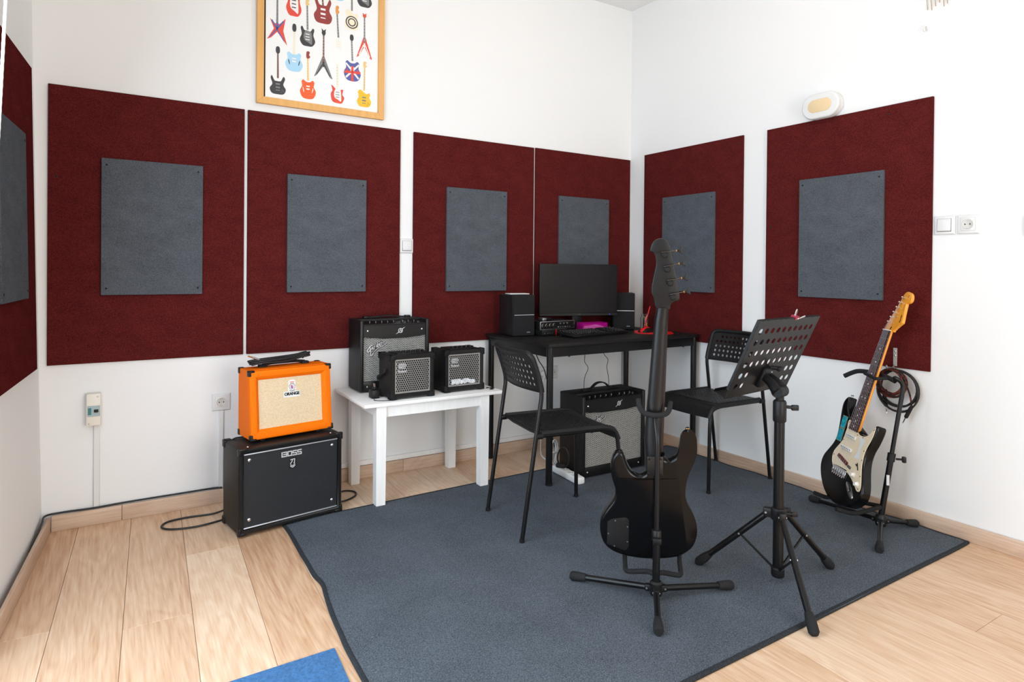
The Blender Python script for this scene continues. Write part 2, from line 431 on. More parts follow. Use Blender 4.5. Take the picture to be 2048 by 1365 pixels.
def text_geo(txt, size, depth=0.0006, bold=0.0, shear=0.0, spacing=1.0):
    cu = bpy.data.curves.new('lettering', 'FONT'); cu.body = txt; cu.size = size; cu.extrude = depth
    cu.offset = bold; cu.shear = shear; cu.align_x = 'CENTER'; cu.align_y = 'CENTER'; cu.resolution_u = 3; cu.space_character = spacing
    ob = bpy.data.objects.new('lettering', cu); COL.objects.link(ob)
    me = bpy.data.meshes.new_from_object(ob)
    vs = [v.co.copy() for v in me.vertices]; fs = [list(p.vertices) for p in me.polygons]
    bpy.data.objects.remove(ob); bpy.data.curves.remove(cu); bpy.data.meshes.remove(me)
    return vs, fs

# matrix that lays an XY drawing on a face looking towards -y (drawing x -> x, drawing y -> z)
def face_m(x, y, z, tilt=0.0, rot=0.0):
    return Matrix.Translation((x, y, z)) @ Matrix.Rotation(R(90)-tilt, 4, 'X') @ Matrix.Rotation(rot, 4, 'Z')

def strokes(mb, lines, w, M, h=0.0008, mi=0):
    # flat pen strokes: each line is a list of 2D points, drawn as a bar of width w
    for ln in lines:
        P = [Vector((p[0], p[1])) for p in ln]; n = len(P); Lf = []; Rt = []
        for i in range(n):
            t = P[min(i+1, n-1)]-P[max(i-1, 0)]; t = t.normalized() if t.length > 1e-9 else Vector((1, 0)); nn = Vector((-t.y, t.x))
            ww = w/2*(ln[i][2] if len(ln[i]) > 2 else 1)
            Lf.append(P[i]+nn*ww); Rt.append(P[i]-nn*ww)
        mb.prism([tuple(p) for p in Lf]+[tuple(p) for p in reversed(Rt)], 0, h, mi, M)
    return mb

# ================================================================== THE ROOM
H = 2.985                      # ceiling height
YB = -5.2                      # wall behind the camera
LX = lambda y, z=0.0: -3.368 + 0.08*y - 0.019*z      # the left wall runs slightly askew and leans

def quad_slab(mb, pts, off):
    a = [Vector(p) for p in pts]; b = [p+Vector(off) for p in a]
    mb.add(a+b, [[0, 1, 2, 3], [7, 6, 5, 4], [0, 4, 5, 1], [1, 5, 6, 2], [2, 6, 7, 3], [3, 7, 4, 0]])

# back wall
mb = MB(); quad_slab(mb, [(-3.6, 0, -0.1), (0.15, 0, -0.1), (0.15, 0, H), (-3.6, 0, H)], (0, 0.15, 0))
mb.build('wall_back', M_WALL, kind='structure')
mb = MB(); quad_slab(mb, [(0, 0, -0.1), (0, YB-0.1, -0.1), (0, YB-0.1, H), (0, 0, H)], (0.15, 0, 0))
mb.build('wall_right', M_WALL, kind='structure')
# left wall, with the opening of the glazed door beside the camera
D0, D1, DZ = -1.06, -2.74, 2.36
mb = MB()
for (y0, y1, z0, z1) in ((0, D0, -0.1, H), (D1, YB-0.1, -0.1, H), (D0, D1, DZ, H)):
    quad_slab(mb, [(LX(y0, z0), y0, z0), (LX(y1, z0), y1, z0), (LX(y1, z1), y1, z1), (LX(y0, z1), y0, z1)], (-0.15, 0, 0))
mb.build('wall_left', M_WALL, kind='structure')
# wall behind the camera, with a window
mb = MB(); W0, W1, WZ0, WZ1 = -2.55, -0.85, 0.10, 2.30
for (x0, x1, z0, z1) in ((-4.0, W0, -0.1, H), (W1, 0.15, -0.1, H), (W0, W1, -0.1, WZ0), (W0, W1, WZ1, H)):
    quad_slab(mb, [(x0, YB, z0), (x1, YB, z0), (x1, YB, z1), (x0, YB, z1)], (0, -0.15, 0))
mb.build('wall_front', M_WALL, kind='structure')
mb = MB(); mb.bb((-4.0, YB-0.15, H), (0.15, 0.15, H+0.1)); mb.build('ceiling', M_CEIL, kind='structure')

# glazed door and window (both out of the picture, they let the daylight in)
def glazing(name, M, w, h, nx, nz):
    root = thing(name, None, None, M=M); root['kind'] = 'structure'
    t = 0.05
    for (lo, hi) in (((0, 0, 0), (t, 0.06, h)), ((w-t, 0, 0), (w, 0.06, h)), ((t, 0, 0), (w-t, 0.06, t)), ((t, 0, h-t), (w-t, 0.06, h))):
        MB().bb(lo, hi, 0.004, 1).build('frame_rail', M_WHT, root)
    cw, ch = (w-2*t)/nx, (h-2*t)/nz
    for i in range(1, nx): MB().bb((t+i*cw-0.02, 0.005, t), (t+i*cw+0.02, 0.055, h-t), 0.003, 1).build('glazing_bar', M_WHT, root)
    for j in range(1, nz): MB().bb((t, 0.01, t+j*ch-0.02), (w-t, 0.05, t+j*ch+0.02), 0.003, 1).build('glazing_bar', M_WHT, root)
    for i in range(nx):
        for j in range(nz):
            MB().bb((t+i*cw+0.021, 0.028, t+j*ch+0.021), (t+(i+1)*cw-0.021, 0.032, t+(j+1)*ch-0.021)).build('pane', M_GLASS, root)
    return root
sl = math.atan(0.08)
glazing('door_1', Matrix.Translation((LX(D1)-0.06, D1, 0.0)) @ Matrix.Rotation(R(90)-sl, 4, 'Z'), math.hypot(D0-D1, 0.08*(D0-D1)), DZ, 2, 2)
glazing('window_1', Matrix.Translation((W0, YB-0.10, WZ0)), W1-W0, WZ1-WZ0, 2, 1)

# ------------------------------------------------------------------ floor: laminate boards, one object each
fl = MB(); fl.bb((-4.0, YB-0.1, -0.10), (0.15, 0.12, -0.012)); floor = fl.build('floor', M_JOINT, kind='structure')
pitch, slope, gap = 0.1985, 0.05, 0.0006
joints = {-1: [-0.926], 0: [-1.40], 1: [-1.039], 2: [-0.566], 3: [-1.475], 4: [-1.006], 12: [-1.5], 13: [-2.461], 15: [-1.1], 16: [-2.9]}
for k in range(-3, 17):
    x0 = -3.236+pitch*(k-0.0); x1 = x0+pitch
    js = list(joints.get(k, []))
    if not js: js = [-(0.35+((k*0.577) % 1.0)*1.1)]
    a = js[0]
    while a < 0: a += 1.38
    cuts = [0.0]; j = a-1.38
    while j > YB:
        if j < -0.02: cuts.append(j)
        j -= 1.38
    cuts.append(YB)
    for ya, yb in zip(cuts[:-1], cuts[1:]):
        ya2, yb2 = ya-gap, yb+gap
        c = Vector(((x0+x1)/2+slope*(ya2+yb2)/2, (ya2+yb2)/2, 0)); hw = pitch/2-gap
        if c.x-hw > 0.08 or c.x+hw < LX(c.y)-0.1: continue
        hl = (ya2-yb2)/2; e = 0.0007
        top = [(-hw+e-slope*(hl-e), -hl+e, 0), (hw-e-slope*(hl-e), -hl+e, 0), (hw-e+slope*(hl-e), hl-e, 0), (-hw+e+slope*(hl-e), hl-e, 0)]
        low = [(-hw-slope*hl, -hl, -e), (hw-slope*hl, -hl, -e), (hw+slope*hl, hl, -e), (-hw+slope*hl, hl, -e)]
        bot = [(p[0], p[1], -0.0119) for p in low]
        p = MB(); p.rings([bot, low, top], cap=True)
        o = p.build('plank', M_FLOOR, floor, M=Matrix.Translation(c), ang=None)

# ------------------------------------------------------------------ skirting boards
def skirting(name, runs):
    root = thing(name, None, None); root['kind'] = 'structure'
    for (a, b, nrm, h) in runs:
        a = Vector(a); b = Vector(b); n = Vector(nrm); d = (b-a); L = d.length; d.normalize()
        m = frame_matrix(a, d, -n, Vector((0, 0, 1)))
        MB().bb((0.0006, -0.014, 0), (L-0.0006, 0, h), 0.0025, 2).build('board', M_BASE, root, M=m)
    return root
skirting('baseboard_back', [((x0, -0.009, 0), (x1, -0.009, 0), (0, -1, 0), 0.068) for x0, x1 in ((-3.335, -3.075), (-3.075, -1.72), (-1.72, -0.33), (-0.33, -0.018))])
skirting('baseboard_right', [((-0.004, y1, 0), (-0.004, y0, 0), (-1, 0, 0), 0.068) for y0, y1 in ((-0.018, -0.80), (-0.80, -1.17), (-1.17, -2.60), (-2.60, -4.0), (-4.0, YB+0.01))])
skirting('baseboard_left', [((LX(y0)+0.020, y0, 0), (LX(y1)+0.020, y1, 0), (1, -0.08, 0), 0.066) for y0, y1 in ((-0.024, -1.04),)])
# light switch plate at the edge of the frame etc. come with the small things below

# ================================================================== RUG AND MAT
def rug():
    left = [(-2.474, -0.45), (-2.474, -0.55), (-2.478, -0.70), (-2.482, -0.80), (-2.484, -0.90), (-2.487, -1.0), (-2.480, -1.08), (-2.488, -1.14), (-2.500, -1.22), (-2.512, -1.32), (-2.520, -1.42), (-2.527, -1.50), (-2.531, -1.60), (-2.535, -1.75), (-2.54, -1.95), (-2.545, -2.12)]
    front = [(-2.52, -2.165), (-2.0, -2.162), (-1.5, -2.160), (-1.0, -2.156), (-0.5, -2.152), (-0.08, -2.148), (-0.032, -2.13)]
    rightb = []
    y = -2.05
    while y < -0.50:
        rightb.append((-0.030+0.006*math.sin(y*9.0)+0.004*math.sin(y*23+1), y)); y += 0.05
    back = [(-0.04, -0.44), (-0.09, -0.415), (-0.4, -0.410), (-0.8, -0.408), (-1.2, -0.412), (-1.6, -0.418), (-2.0, -0.430), (-2.3, -0.438), (-2.45, -0.44)]
    out = [tuple(p)[:2] for p in catmull([(x, y, 0) for x, y in left+front+rightb+back], 3, True)]
    root = thing('rug', 'large charcoal grey carpet rug with bound wavy edges', 'rug')
    n = len(out)
    P = [Vector((p[0], p[1])) for p in out]
    area = sum(P[i].x*P[(i+1) % n].y-P[(i+1) % n].x*P[i].y for i in range(n))
    if area < 0: P.reverse()
    Nn = []
    for i in range(n):
        t = (P[(i+1) % n]-P[i-1]).normalized(); Nn.append(Vector((-t.y, t.x)))
    def xs_at(y):
        xs = []
        for i in range(n):
            a, b = P[i], P[(i+1) % n]
            if (a.y-y)*(b.y-y) <= 0 and abs(a.y-b.y) > 1e-9: xs.append(a.x+(b.x-a.x)*(y-a.y)/(b.y-a.y))
        return min(xs), max(xs)
    ys = [max(p.y for p in P)-0.012]; lo = min(p.y for p in P)+0.012
    k = 110; ys = [ys[0]+(lo-ys[0])*i/k for i in range(k+1)]
    m = MB(); V = []; F = []
    for y in ys:
        a, b = xs_at(y); a += 0.011; b -= 0.011
        V += [(a, y, 0.0006), (a, y, 0.0085), (b, y, 0.0085), (b, y, 0.0006)]
    for i in range(k):
        o = 4*i; F += [[o+1, o+2, o+6, o+5], [o, o+4, o+7, o+3], [o, o+1, o+5, o+4], [o+2, o+3, o+7, o+6]]
    F += [[0, 3, 2, 1], [4*k, 4*k+1, 4*k+2, 4*k+3]]
    m.add(V, F); m.build('pile', M_RUG, root, ang=30)
    e = MB()
    prof = [(0.0, 0.0006), (-0.001, 0.005), (0.002, 0.0092), (0.008, 0.0108), (0.013, 0.0098), (0.015, 0.007)]
    e.rings([[(P[i].x+Nn[i].x*d, P[i].y+Nn[i].y*d, z) for i in range(n)] for d, z in prof])
    e.build('edge_binding', M_RUGEDGE, root)
rug()

def play_mat():
    root = thing('floor_mat', 'blue woven rubber mat at the bottom edge beside the rug', 'mat')
    out = [(-3.02, -1.493), (-2.552, -1.486), (-2.572, -1.80), (-2.585, -2.20), (-2.60, -2.6), (-3.06, -2.6)]
    m = MB(); m.prism(out, 0.0004, 0.0045); m.build('backing', M_BLUE, root, ang=None)
    k = MB(); random.seed(3)
    y = -1.498; row = 0
    while y > -1.86:
        x = -3.01+(0.006 if row % 2 else 0)-0.008*random.random()
        while x < -2.566-(-(y+1.49))*0.05:
            l = 0.0052; w = 0.0026; h = 0.0018
            a = [(x-l, y-w*0.3, 0.0045), (x, y-w, 0.0045), (x+l, y+w*0.3, 0.0045), (x, y+w, 0.0045), (x, y, 0.0045+h)]
            k.add(a, [[0, 1, 4], [1, 2, 4], [2, 3, 4], [3, 0, 4]])
            x += 0.0125
        y -= 0.0062; row += 1
    k.build('ribs', M_BLUE, root, kind='stuff')
play_mat()

# ================================================================== ACOUSTIC PANELS
def acoustic(label, M, w, z0, z1, gx0, gx1, gz0, gz1, nails=()):
    # local: x along the wall, -y out of the wall
    root = thing('acoustic_panel', label, 'acoustic panel', M=M, group='felt acoustic panels on the walls')
    MB().bb((0, -0.012, z0), (w, 0, z1), 0.0015, 1).build('backing_felt', M_RED, root, label='burgundy felt board')
    g = MB().bb((gx0, -0.026, gz0), (gx1, -0.012, gz1), 0.0015, 1).build('centre_felt', M_GREY, root, label='smaller grey felt board')
    for x in (gx0+0.02, gx1-0.02):
        for z in (gz0+0.03, gz1-0.03):
            MB().lathe([(0.0045, 0), (0.0045, 0.0012), (0.002, 0.002)], 10, M=Matrix.Translation((x, -0.026, z)) @ Matrix.Rotation(R(90), 4, 'X')).build('screw', M_BLKM, g)
    for x, z in nails:
        MB().lathe([(0.005, 0), (0.005, 0.0015), (0.0025, 0.0025)], 10, M=Matrix.Translation((x, -0.012, z)) @ Matrix.Rotation(R(90), 4, 'X')).build('screw', M_BLKM, root)
    return root
MBk = lambda x: Matrix.Translation((x, -0.0005, 0))
acoustic('wide burgundy panel at the far left of the back wall, above the breaker box', MBk(-3.353), 0.786, 0.716, 1.926, 0.193, 0.600, 1.017, 1.626, [(0.775, 1.91), (0.03, 1.53), (0.76, 0.84)])
acoustic('burgundy panel on the back wall below the framed poster', MBk(-2.552), 0.805, 0.716, 1.926, 0.189, 0.604, 1.020, 1.625, [(0.02, 1.905), (0.78, 0.80)])
acoustic('burgundy panel on the back wall right of the light switch, behind the left speaker', MBk(-1.666), 0.828, 0.716, 1.926, 0.205, 0.619, 1.016, 1.628, [(0.80, 1.90)])
acoustic('burgundy panel on the back wall behind the computer monitor', MBk(-0.826), 0.812, 0.716, 1.928, 0.181, 0.606, 1.016, 1.633, [(0.79, 1.91)])
MRt = lambda y: Matrix.Translation((-0.0005, y, 0)) @ Matrix.Rotation(R(-90), 4, 'Z')
acoustic('burgundy panel on the right wall nearest the corner, behind the bass neck', MRt(-0.148), 0.810, 0.705, 1.944, 0.187, 0.617, 1.017, 1.633, [(0.02, 1.925), (0.78, 1.90)])
acoustic('burgundy panel on the right wall below the oval lamp, behind the electric guitar', MRt(-1.117), 0.853, 0.705, 1.944, 0.211, 0.648, 1.017, 1.638, [(0.66, 1.90), (0.03, 1.40), (0.38, 0.75)])
tl = Vector((0.08, 1, 0)).normalized()
ly = Vector((-tl.y, tl.x, -0.019)).normalized()            # into the wall, which leans a little
ml = frame_matrix((LX(-0.92)+0.001, -0.92, 0), tl, ly, tl.cross(ly))
sh = acoustic('burgundy panel on the left wall, cut by the left edge of the picture', ml, 0.81, 0.718, 1.957, 0.165, 0.582, 1.020, 1.648)

# ================================================================== FRAMED POSTER
def poster():
    X0, X1, Z0, Z1 = -2.514, -1.852, 1.967, 2.925
    root = thing('framed_poster', 'poster of electric guitars in a light wooden frame, high on the back wall', 'poster', loc=((X0+X1)/2, 0, Z0))
    hw = (X1-X0)/2; hh = Z1-Z0; t = 0.033; yb, yf = -0.003, -0.026
    def rail(p):                                    # mitred rail
        m = MB(); m.prism(p, 0, 0.023, 0, Matrix.Translation((0, yb, 0)) @ Matrix.Rotation(R(90), 4, 'X')); m.build('frame_rail', M_FRAME, root, ang=20)
    rail([(-hw, 0), (hw, 0), (hw-t, t), (-hw+t, t)]); rail([(-hw, hh), (-hw+t, hh-t), (hw-t, hh-t), (hw, hh)])
    rail([(-hw, 0.0005), (-hw+t-0.0005, t+0.0002), (-hw+t-0.0005, hh-t), (-hw, hh-0.0005)]); rail([(hw, 0.0005), (hw, hh-0.0005), (hw-t+0.0005, hh-t), (hw-t+0.0005, t+0.0002)])
    pr = MB().bb((-hw+t-0.002, -0.013, t-0.002), (hw-t+0.002, -0.004, hh-t+0.002)).build('print', M_PAPER, root, ang=None)
    MB().bb((-hw+t, -0.0152, t), (-hw+t+0.008, -0.0132, hh-t)).build('mount_shadow', M_DARK, root, ang=None)  # dark strip standing in for the mount's shadow along the left rail
    cx = (X0+X1)/2
    C = lambda name, r, g, b: pm('print_'+name, lin(r, g, b), 0.6)
    LAY = 0.00035
    def shape(mb, pts, lay, mi, k=3):
        P = catmull([(p[0], p[1], 0) for p in pts], k, True) if k else [Vector((p[0], p[1], 0)) for p in pts]
        mb.prism([(p.x, p.y) for p in P], 0.0002+LAY*lay, 0.0002+LAY*(lay+1), mi)
    def guitar(bx, bz, w, h, ntop, nbot, hx, htop, kind, cols, headkind='six'):
        # bx,bz body centre; ntop / nbot neck ends; cols: body, detail, neck, head (materials)
        mb = MB(); ox, oz = bx, bz; S = lambda pts: [(x*w, z*h) for x, z in pts]
        nx = hx-bx
        if kind == 'double_cut': body = S([(-.10, .30), (-.22, .33), (-.33, .50), (-.43, .40), (-.36, .10), (-.48, -.20), (-.30, -.47), (0, -.5), (.30, -.47), (.48, -.22), (.36, .10), (.42, .38), (.32, .46), (.2, .30), (.08, .28)])
        elif kind == 'horned': body = S([(-.10, .22), (-.22, .26), (-.36, .50), (-.44, .36), (-.33, .05), (-.49, -.2), (-.36, -.46), (0, -.5), (.36, -.46), (.49, -.2), (.33, .05), (.44, .36), (.34, .50), (.2, .26), (.10, .22)])
        elif kind == 'single_cut': body = S([(-.10, .42), (-.26, .50), (-.42, .36), (-.36, .08), (-.49, -.18), (-.34, -.46), (0, -.5), (.34, -.46), (.49, -.18), (.36, .06), (.42, .24), (.34, .36), (.2, .28), (.10, .30)])
        elif kind == 'round': body = S([(-.12, .40), (-.28, .50), (-.40, .40), (-.36, .16), (-.5, -.12), (-.34, -.45), (0, -.52), (.34, -.45), (.5, -.12), (.36, .16), (.40, .40), (.28, .50), (.12, .40)])
        elif kind == 'angular': body = S([(-.12, .30), (-.44, .50), (-.36, .20), (-.48, -.02), (-.36, -.42), (0.1, -.50), (.34, -.46), (.50, -.16), (.36, .02), (.42, .28), (.30, .30), (.12, .22)])
        elif kind == 'vee': body = S([(-.06, .5), (-.5, -.5), (-.36, -.42), (0, .06), (.36, -.46), (.5, -.5), (.06, .5)])
        elif kind == 'ex': body = S([(-.12, .26), (-.36, .42), (-.16, .06), (-.5, -.38), (-.30, -.30), (0, -.05), (.5, -.5), (.30, .02), (.42, .5), (.12, .26)])
        k = 0 if kind in ('vee', 'ex') else 3
        shape(mb, body, 0, 0, k)
        if kind == 'round':
            for sx in (-1, 1): shape(mb, S([(sx*.30, .10), (sx*.24, -.14), (sx*.27, -.16), (sx*.33, .02)]), 1, 1)
            for z in (.17, .02): shape(mb, S([(-.11, z+.035), (-.11, z-.035), (.11, z-.035), (.11, z+.035)]), 1, 4, 0)
        elif kind in ('double_cut', 'angular'):
            shape(mb, S([(-.13, .30), (-.25, .02), (-.18, -.20), (.05, -.30), (.26, -.38), (.28, -.1), (.24, .20), (.12, .28)]), 1, 1)
            for z in (.12, -.02, -.16): shape(mb, S([(-.13, z+.02), (-.13, z-.02), (.13, z-.02), (.13, z+.02)]), 2, 4, 0)
        elif kind in ('horned', 'single_cut'):
            for z in (.06, -.12): shape(mb, S([(-.13, z+.04), (-.13, z-.04), (.13, z-.04), (.13, z+.04)]), 1, 4, 0)
            shape(mb, S([(-.13, -.26), (-.13, -.30), (.13, -.30), (.13, -.26)]), 1, 4, 0)
            for x, z in ((.26, -.24), (.34, -.30), (.22, -.36)): shape(mb, S([(x-.03, z), (x, z-.02), (x+.03, z), (x, z+.02)]), 1, 1)
        else:
            shape(mb, S([(-.05, .40), (-.05, .02), (.05, .02), (.05, .40)]), 1, 1, 0)
            shape(mb, S([(-.38, -.36), (-.32, -.36), (-.04, .10), (-.08, .14)]) if kind == 'vee' else S([(-.40, -.30), (-.30, -.26), (.34, .36), (.28, .40)]), 1, 1, 0)
            shape(mb, S([(.38, -.40), (.32, -.40), (.04, .10), (.08, .14)]) if kind == 'vee' else S([(.40, -.40), (.30, -.34), (-.30, .34), (-.24, .38)]), 1, 1, 0)
        nw = 0.0046
        shape(mb, [(-nw, nbot-bz), (nw, nbot-bz), (nx+nw*.8, ntop-bz), (nx-nw*.8, ntop-bz)], 2, 2, 0)
        for i in range(7):
            z = nbot-bz+(ntop-nbot)*(0.12+i*0.12); x = nx*(0.12+i*.12)
            shape(mb, [(x-nw*.8, z-0.0005), (x+nw*.8, z-0.0005), (x+nw*.8, z+0.0005), (x-nw*.8, z+0.0005)], 3, 4, 0)
        hh_ = htop-ntop
        hd = {'six': [(-.005, 0), (.005, 0), (.012, .25), (.006, .5), (.010, .85), (.003, 1), (-.006, .9), (-.008, .3)],
              'open': [(-.005, 0), (.005, 0), (.010, .3), (.009, .8), (.004, 1), (-.004, 1), (-.009, .8), (-.010, .3)],
              'spike': [(-.005, 0), (.005, 0), (.011, .35), (.009, .6), (.012, 1), (0, .7), (-.012, 1), (-.009, .6), (-.011, .35)]}[headkind]
        shape(mb, [(nx+x, ntop-bz+z*hh_) for x, z in hd], 3, 3, 3 if headkind != 'spike' else 0)
        mb.build('printed_guitar', list(cols), pr, M=face_m(ox-cx, -0.013, oz-Z0), ang=None)
    wht = C('white', 236, 234, 230); blk = C('black', 62, 62, 64); gry = C('grey', 128, 128, 128); mpl = C('maple', 232, 196, 128); rose = C('rosewood', 122, 92, 78)
    red = C('red', 226, 78, 62); dred = C('maroon', 150, 62, 60); blu = C('blue', 88, 96, 160); sky = C('sky', 168, 212, 236); org = C('orange', 236, 96, 48)
    yel = C('yellow', 240, 186, 46); crm = C('cream', 238, 228, 200); pal = C('pale', 240, 240, 234); hd = C('head_orange', 226, 150, 76)
    guitar(-2.417, 2.345, 0.098, 0.135, 2.56, 2.385, -2.417, 2.60, 'ex', [red, blu, gry, blk, blk], 'spike')
    guitar(-2.336, 2.500, 0.080, 0.130, 2.72, 2.55, -2.336, 2.76, 'double_cut', [red, wht, mpl, blk, blk])
    guitar(-2.266, 2.345, 0.082, 0.100, 2.505, 2.380, -2.269, 2.536, 'double_cut', [blk, gry, gry, mpl, wht])
    guitar(-2.187, 2.495, 0.098, 0.132, 2.68, 2.52, -2.203, 2.73, 'horned', [dred, blk, rose, blk, wht], 'open')
    guitar(-2.105, 2.339, 0.064, 0.092, 2.497, 2.372, -2.113, 2.539, 'double_cut', [pal, wht, gry, hd, crm])
    guitar(-2.033, 2.482, 0.082, 0.110, 2.69, 2.53, -2.035, 2.74, 'single_cut', [crm, blk, gry, blk, blk], 'open')
    guitar(-1.963, 2.615, 0.086, 0.100, 2.80, 2.66, -1.963, 2.84, 'double_cut', [blk, gry, gry, blk, wht])
    guitar(-2.109, 2.625, 0.088, 0.110, 2.80, 2.67, -2.109, 2.84, 'round', [sky, blk, gry, blk, wht], 'open')
    guitar(-2.333, 2.202, 0.088, 0.096, 2.357, 2.240, -2.333, 2.396, 'round', [sky, blk, crm, blk, wht], 'open')
    guitar(-2.183, 2.200, 0.098, 0.110, 2.367, 2.230, -2.183, 2.403, 'vee', [gry, blk, rose, blk, wht], 'spike')
    guitar(-1.962, 2.345, 0.088, 0.116, 2.508, 2.370, -1.963, 2.533, 'vee', [red, wht, gry, red, wht], 'spike')
    guitar(-2.028, 2.208, 0.094, 0.106, 2.370, 2.262, -2.033, 2.402, 'round', [blu, red, gry, blk, wht], 'open')
    guitar(-2.412, 2.070, 0.080, 0.092, 2.230, 2.105, -2.413, 2.265, 'horned', [blk, gry, rose, blk, gry], 'open')
    guitar(-2.262, 2.072, 0.082, 0.096, 2.232, 2.118, -2.264, 2.269, 'round', [org, wht, mpl, dred, wht])
    guitar(-2.108, 2.070, 0.074, 0.094, 2.231, 2.108, -2.111, 2.253, 'angular', [red, wht, crm, pal, gry])
    guitar(-1.962, 2.070, 0.082, 0.092, 2.238, 2.112, -1.960, 2.271, 'single_cut', [yel, blk, mpl, mpl, gry])
    # union-flag bars on the striped semi-hollow, rings on the bull's-eye guitar
    m = MB()
    for p, mi in (([(-.006, -.052), (.006, -.052), (.006, .03), (-.006, .03)], 0), ([(-.045, -.012), (.045, -.006), (.045, .006), (-.045, 0)], 0), ([(-.04, .04), (-.032, .045), (.038, -.03), (.032, -.038)], 1), ([(.04, .04), (.032, .045), (-.038, -.03), (-.032, -.038)], 1)):
        m.prism(p, 0.0009 if mi == 0 else 0.0006, 0.0013 if mi == 0 else 0.0009, mi)
    m.build('printed_stripes', [red, wht], pr, M=face_m(-2.028-cx, -0.013, 2.204-Z0), ang=None)
    m = MB()
    for i, r in enumerate((0.034, 0.028, 0.022, 0.016)):
        m.prism([(r*math.cos(a*math.pi/10), r*math.sin(a*math.pi/10)) for a in range(20)], 0.0006+i*0.0003, 0.0009+i*0.0003, i % 2)
    m.build('printed_rings', [blk, crm], pr, M=face_m(-2.033-cx, -0.013, 2.468-Z0), ang=None)
poster()

# ================================================================== AMPLIFIERS
def rect_loop(w, h, inset, y, cx=0.0, cz=0.0, r=0.0):
    a, b = w/2-inset, h/2-inset
    return [(cx-a, y, cz-b), (cx+a, y, cz-b), (cx+a, y, cz+b), (cx-a, y, cz+b)]

def screw(parent, x, y, z, r=0.006, mat=None):
    MB().lathe([(r, 0), (r, 0.001), (r*0.7, 0.003), (r*0.25, 0.0035)], 12, M=Matrix.Translation((x, y, z)) @ Matrix.Rotation(R(90), 4, 'X')).build('screw', mat or M_CHROME, parent)

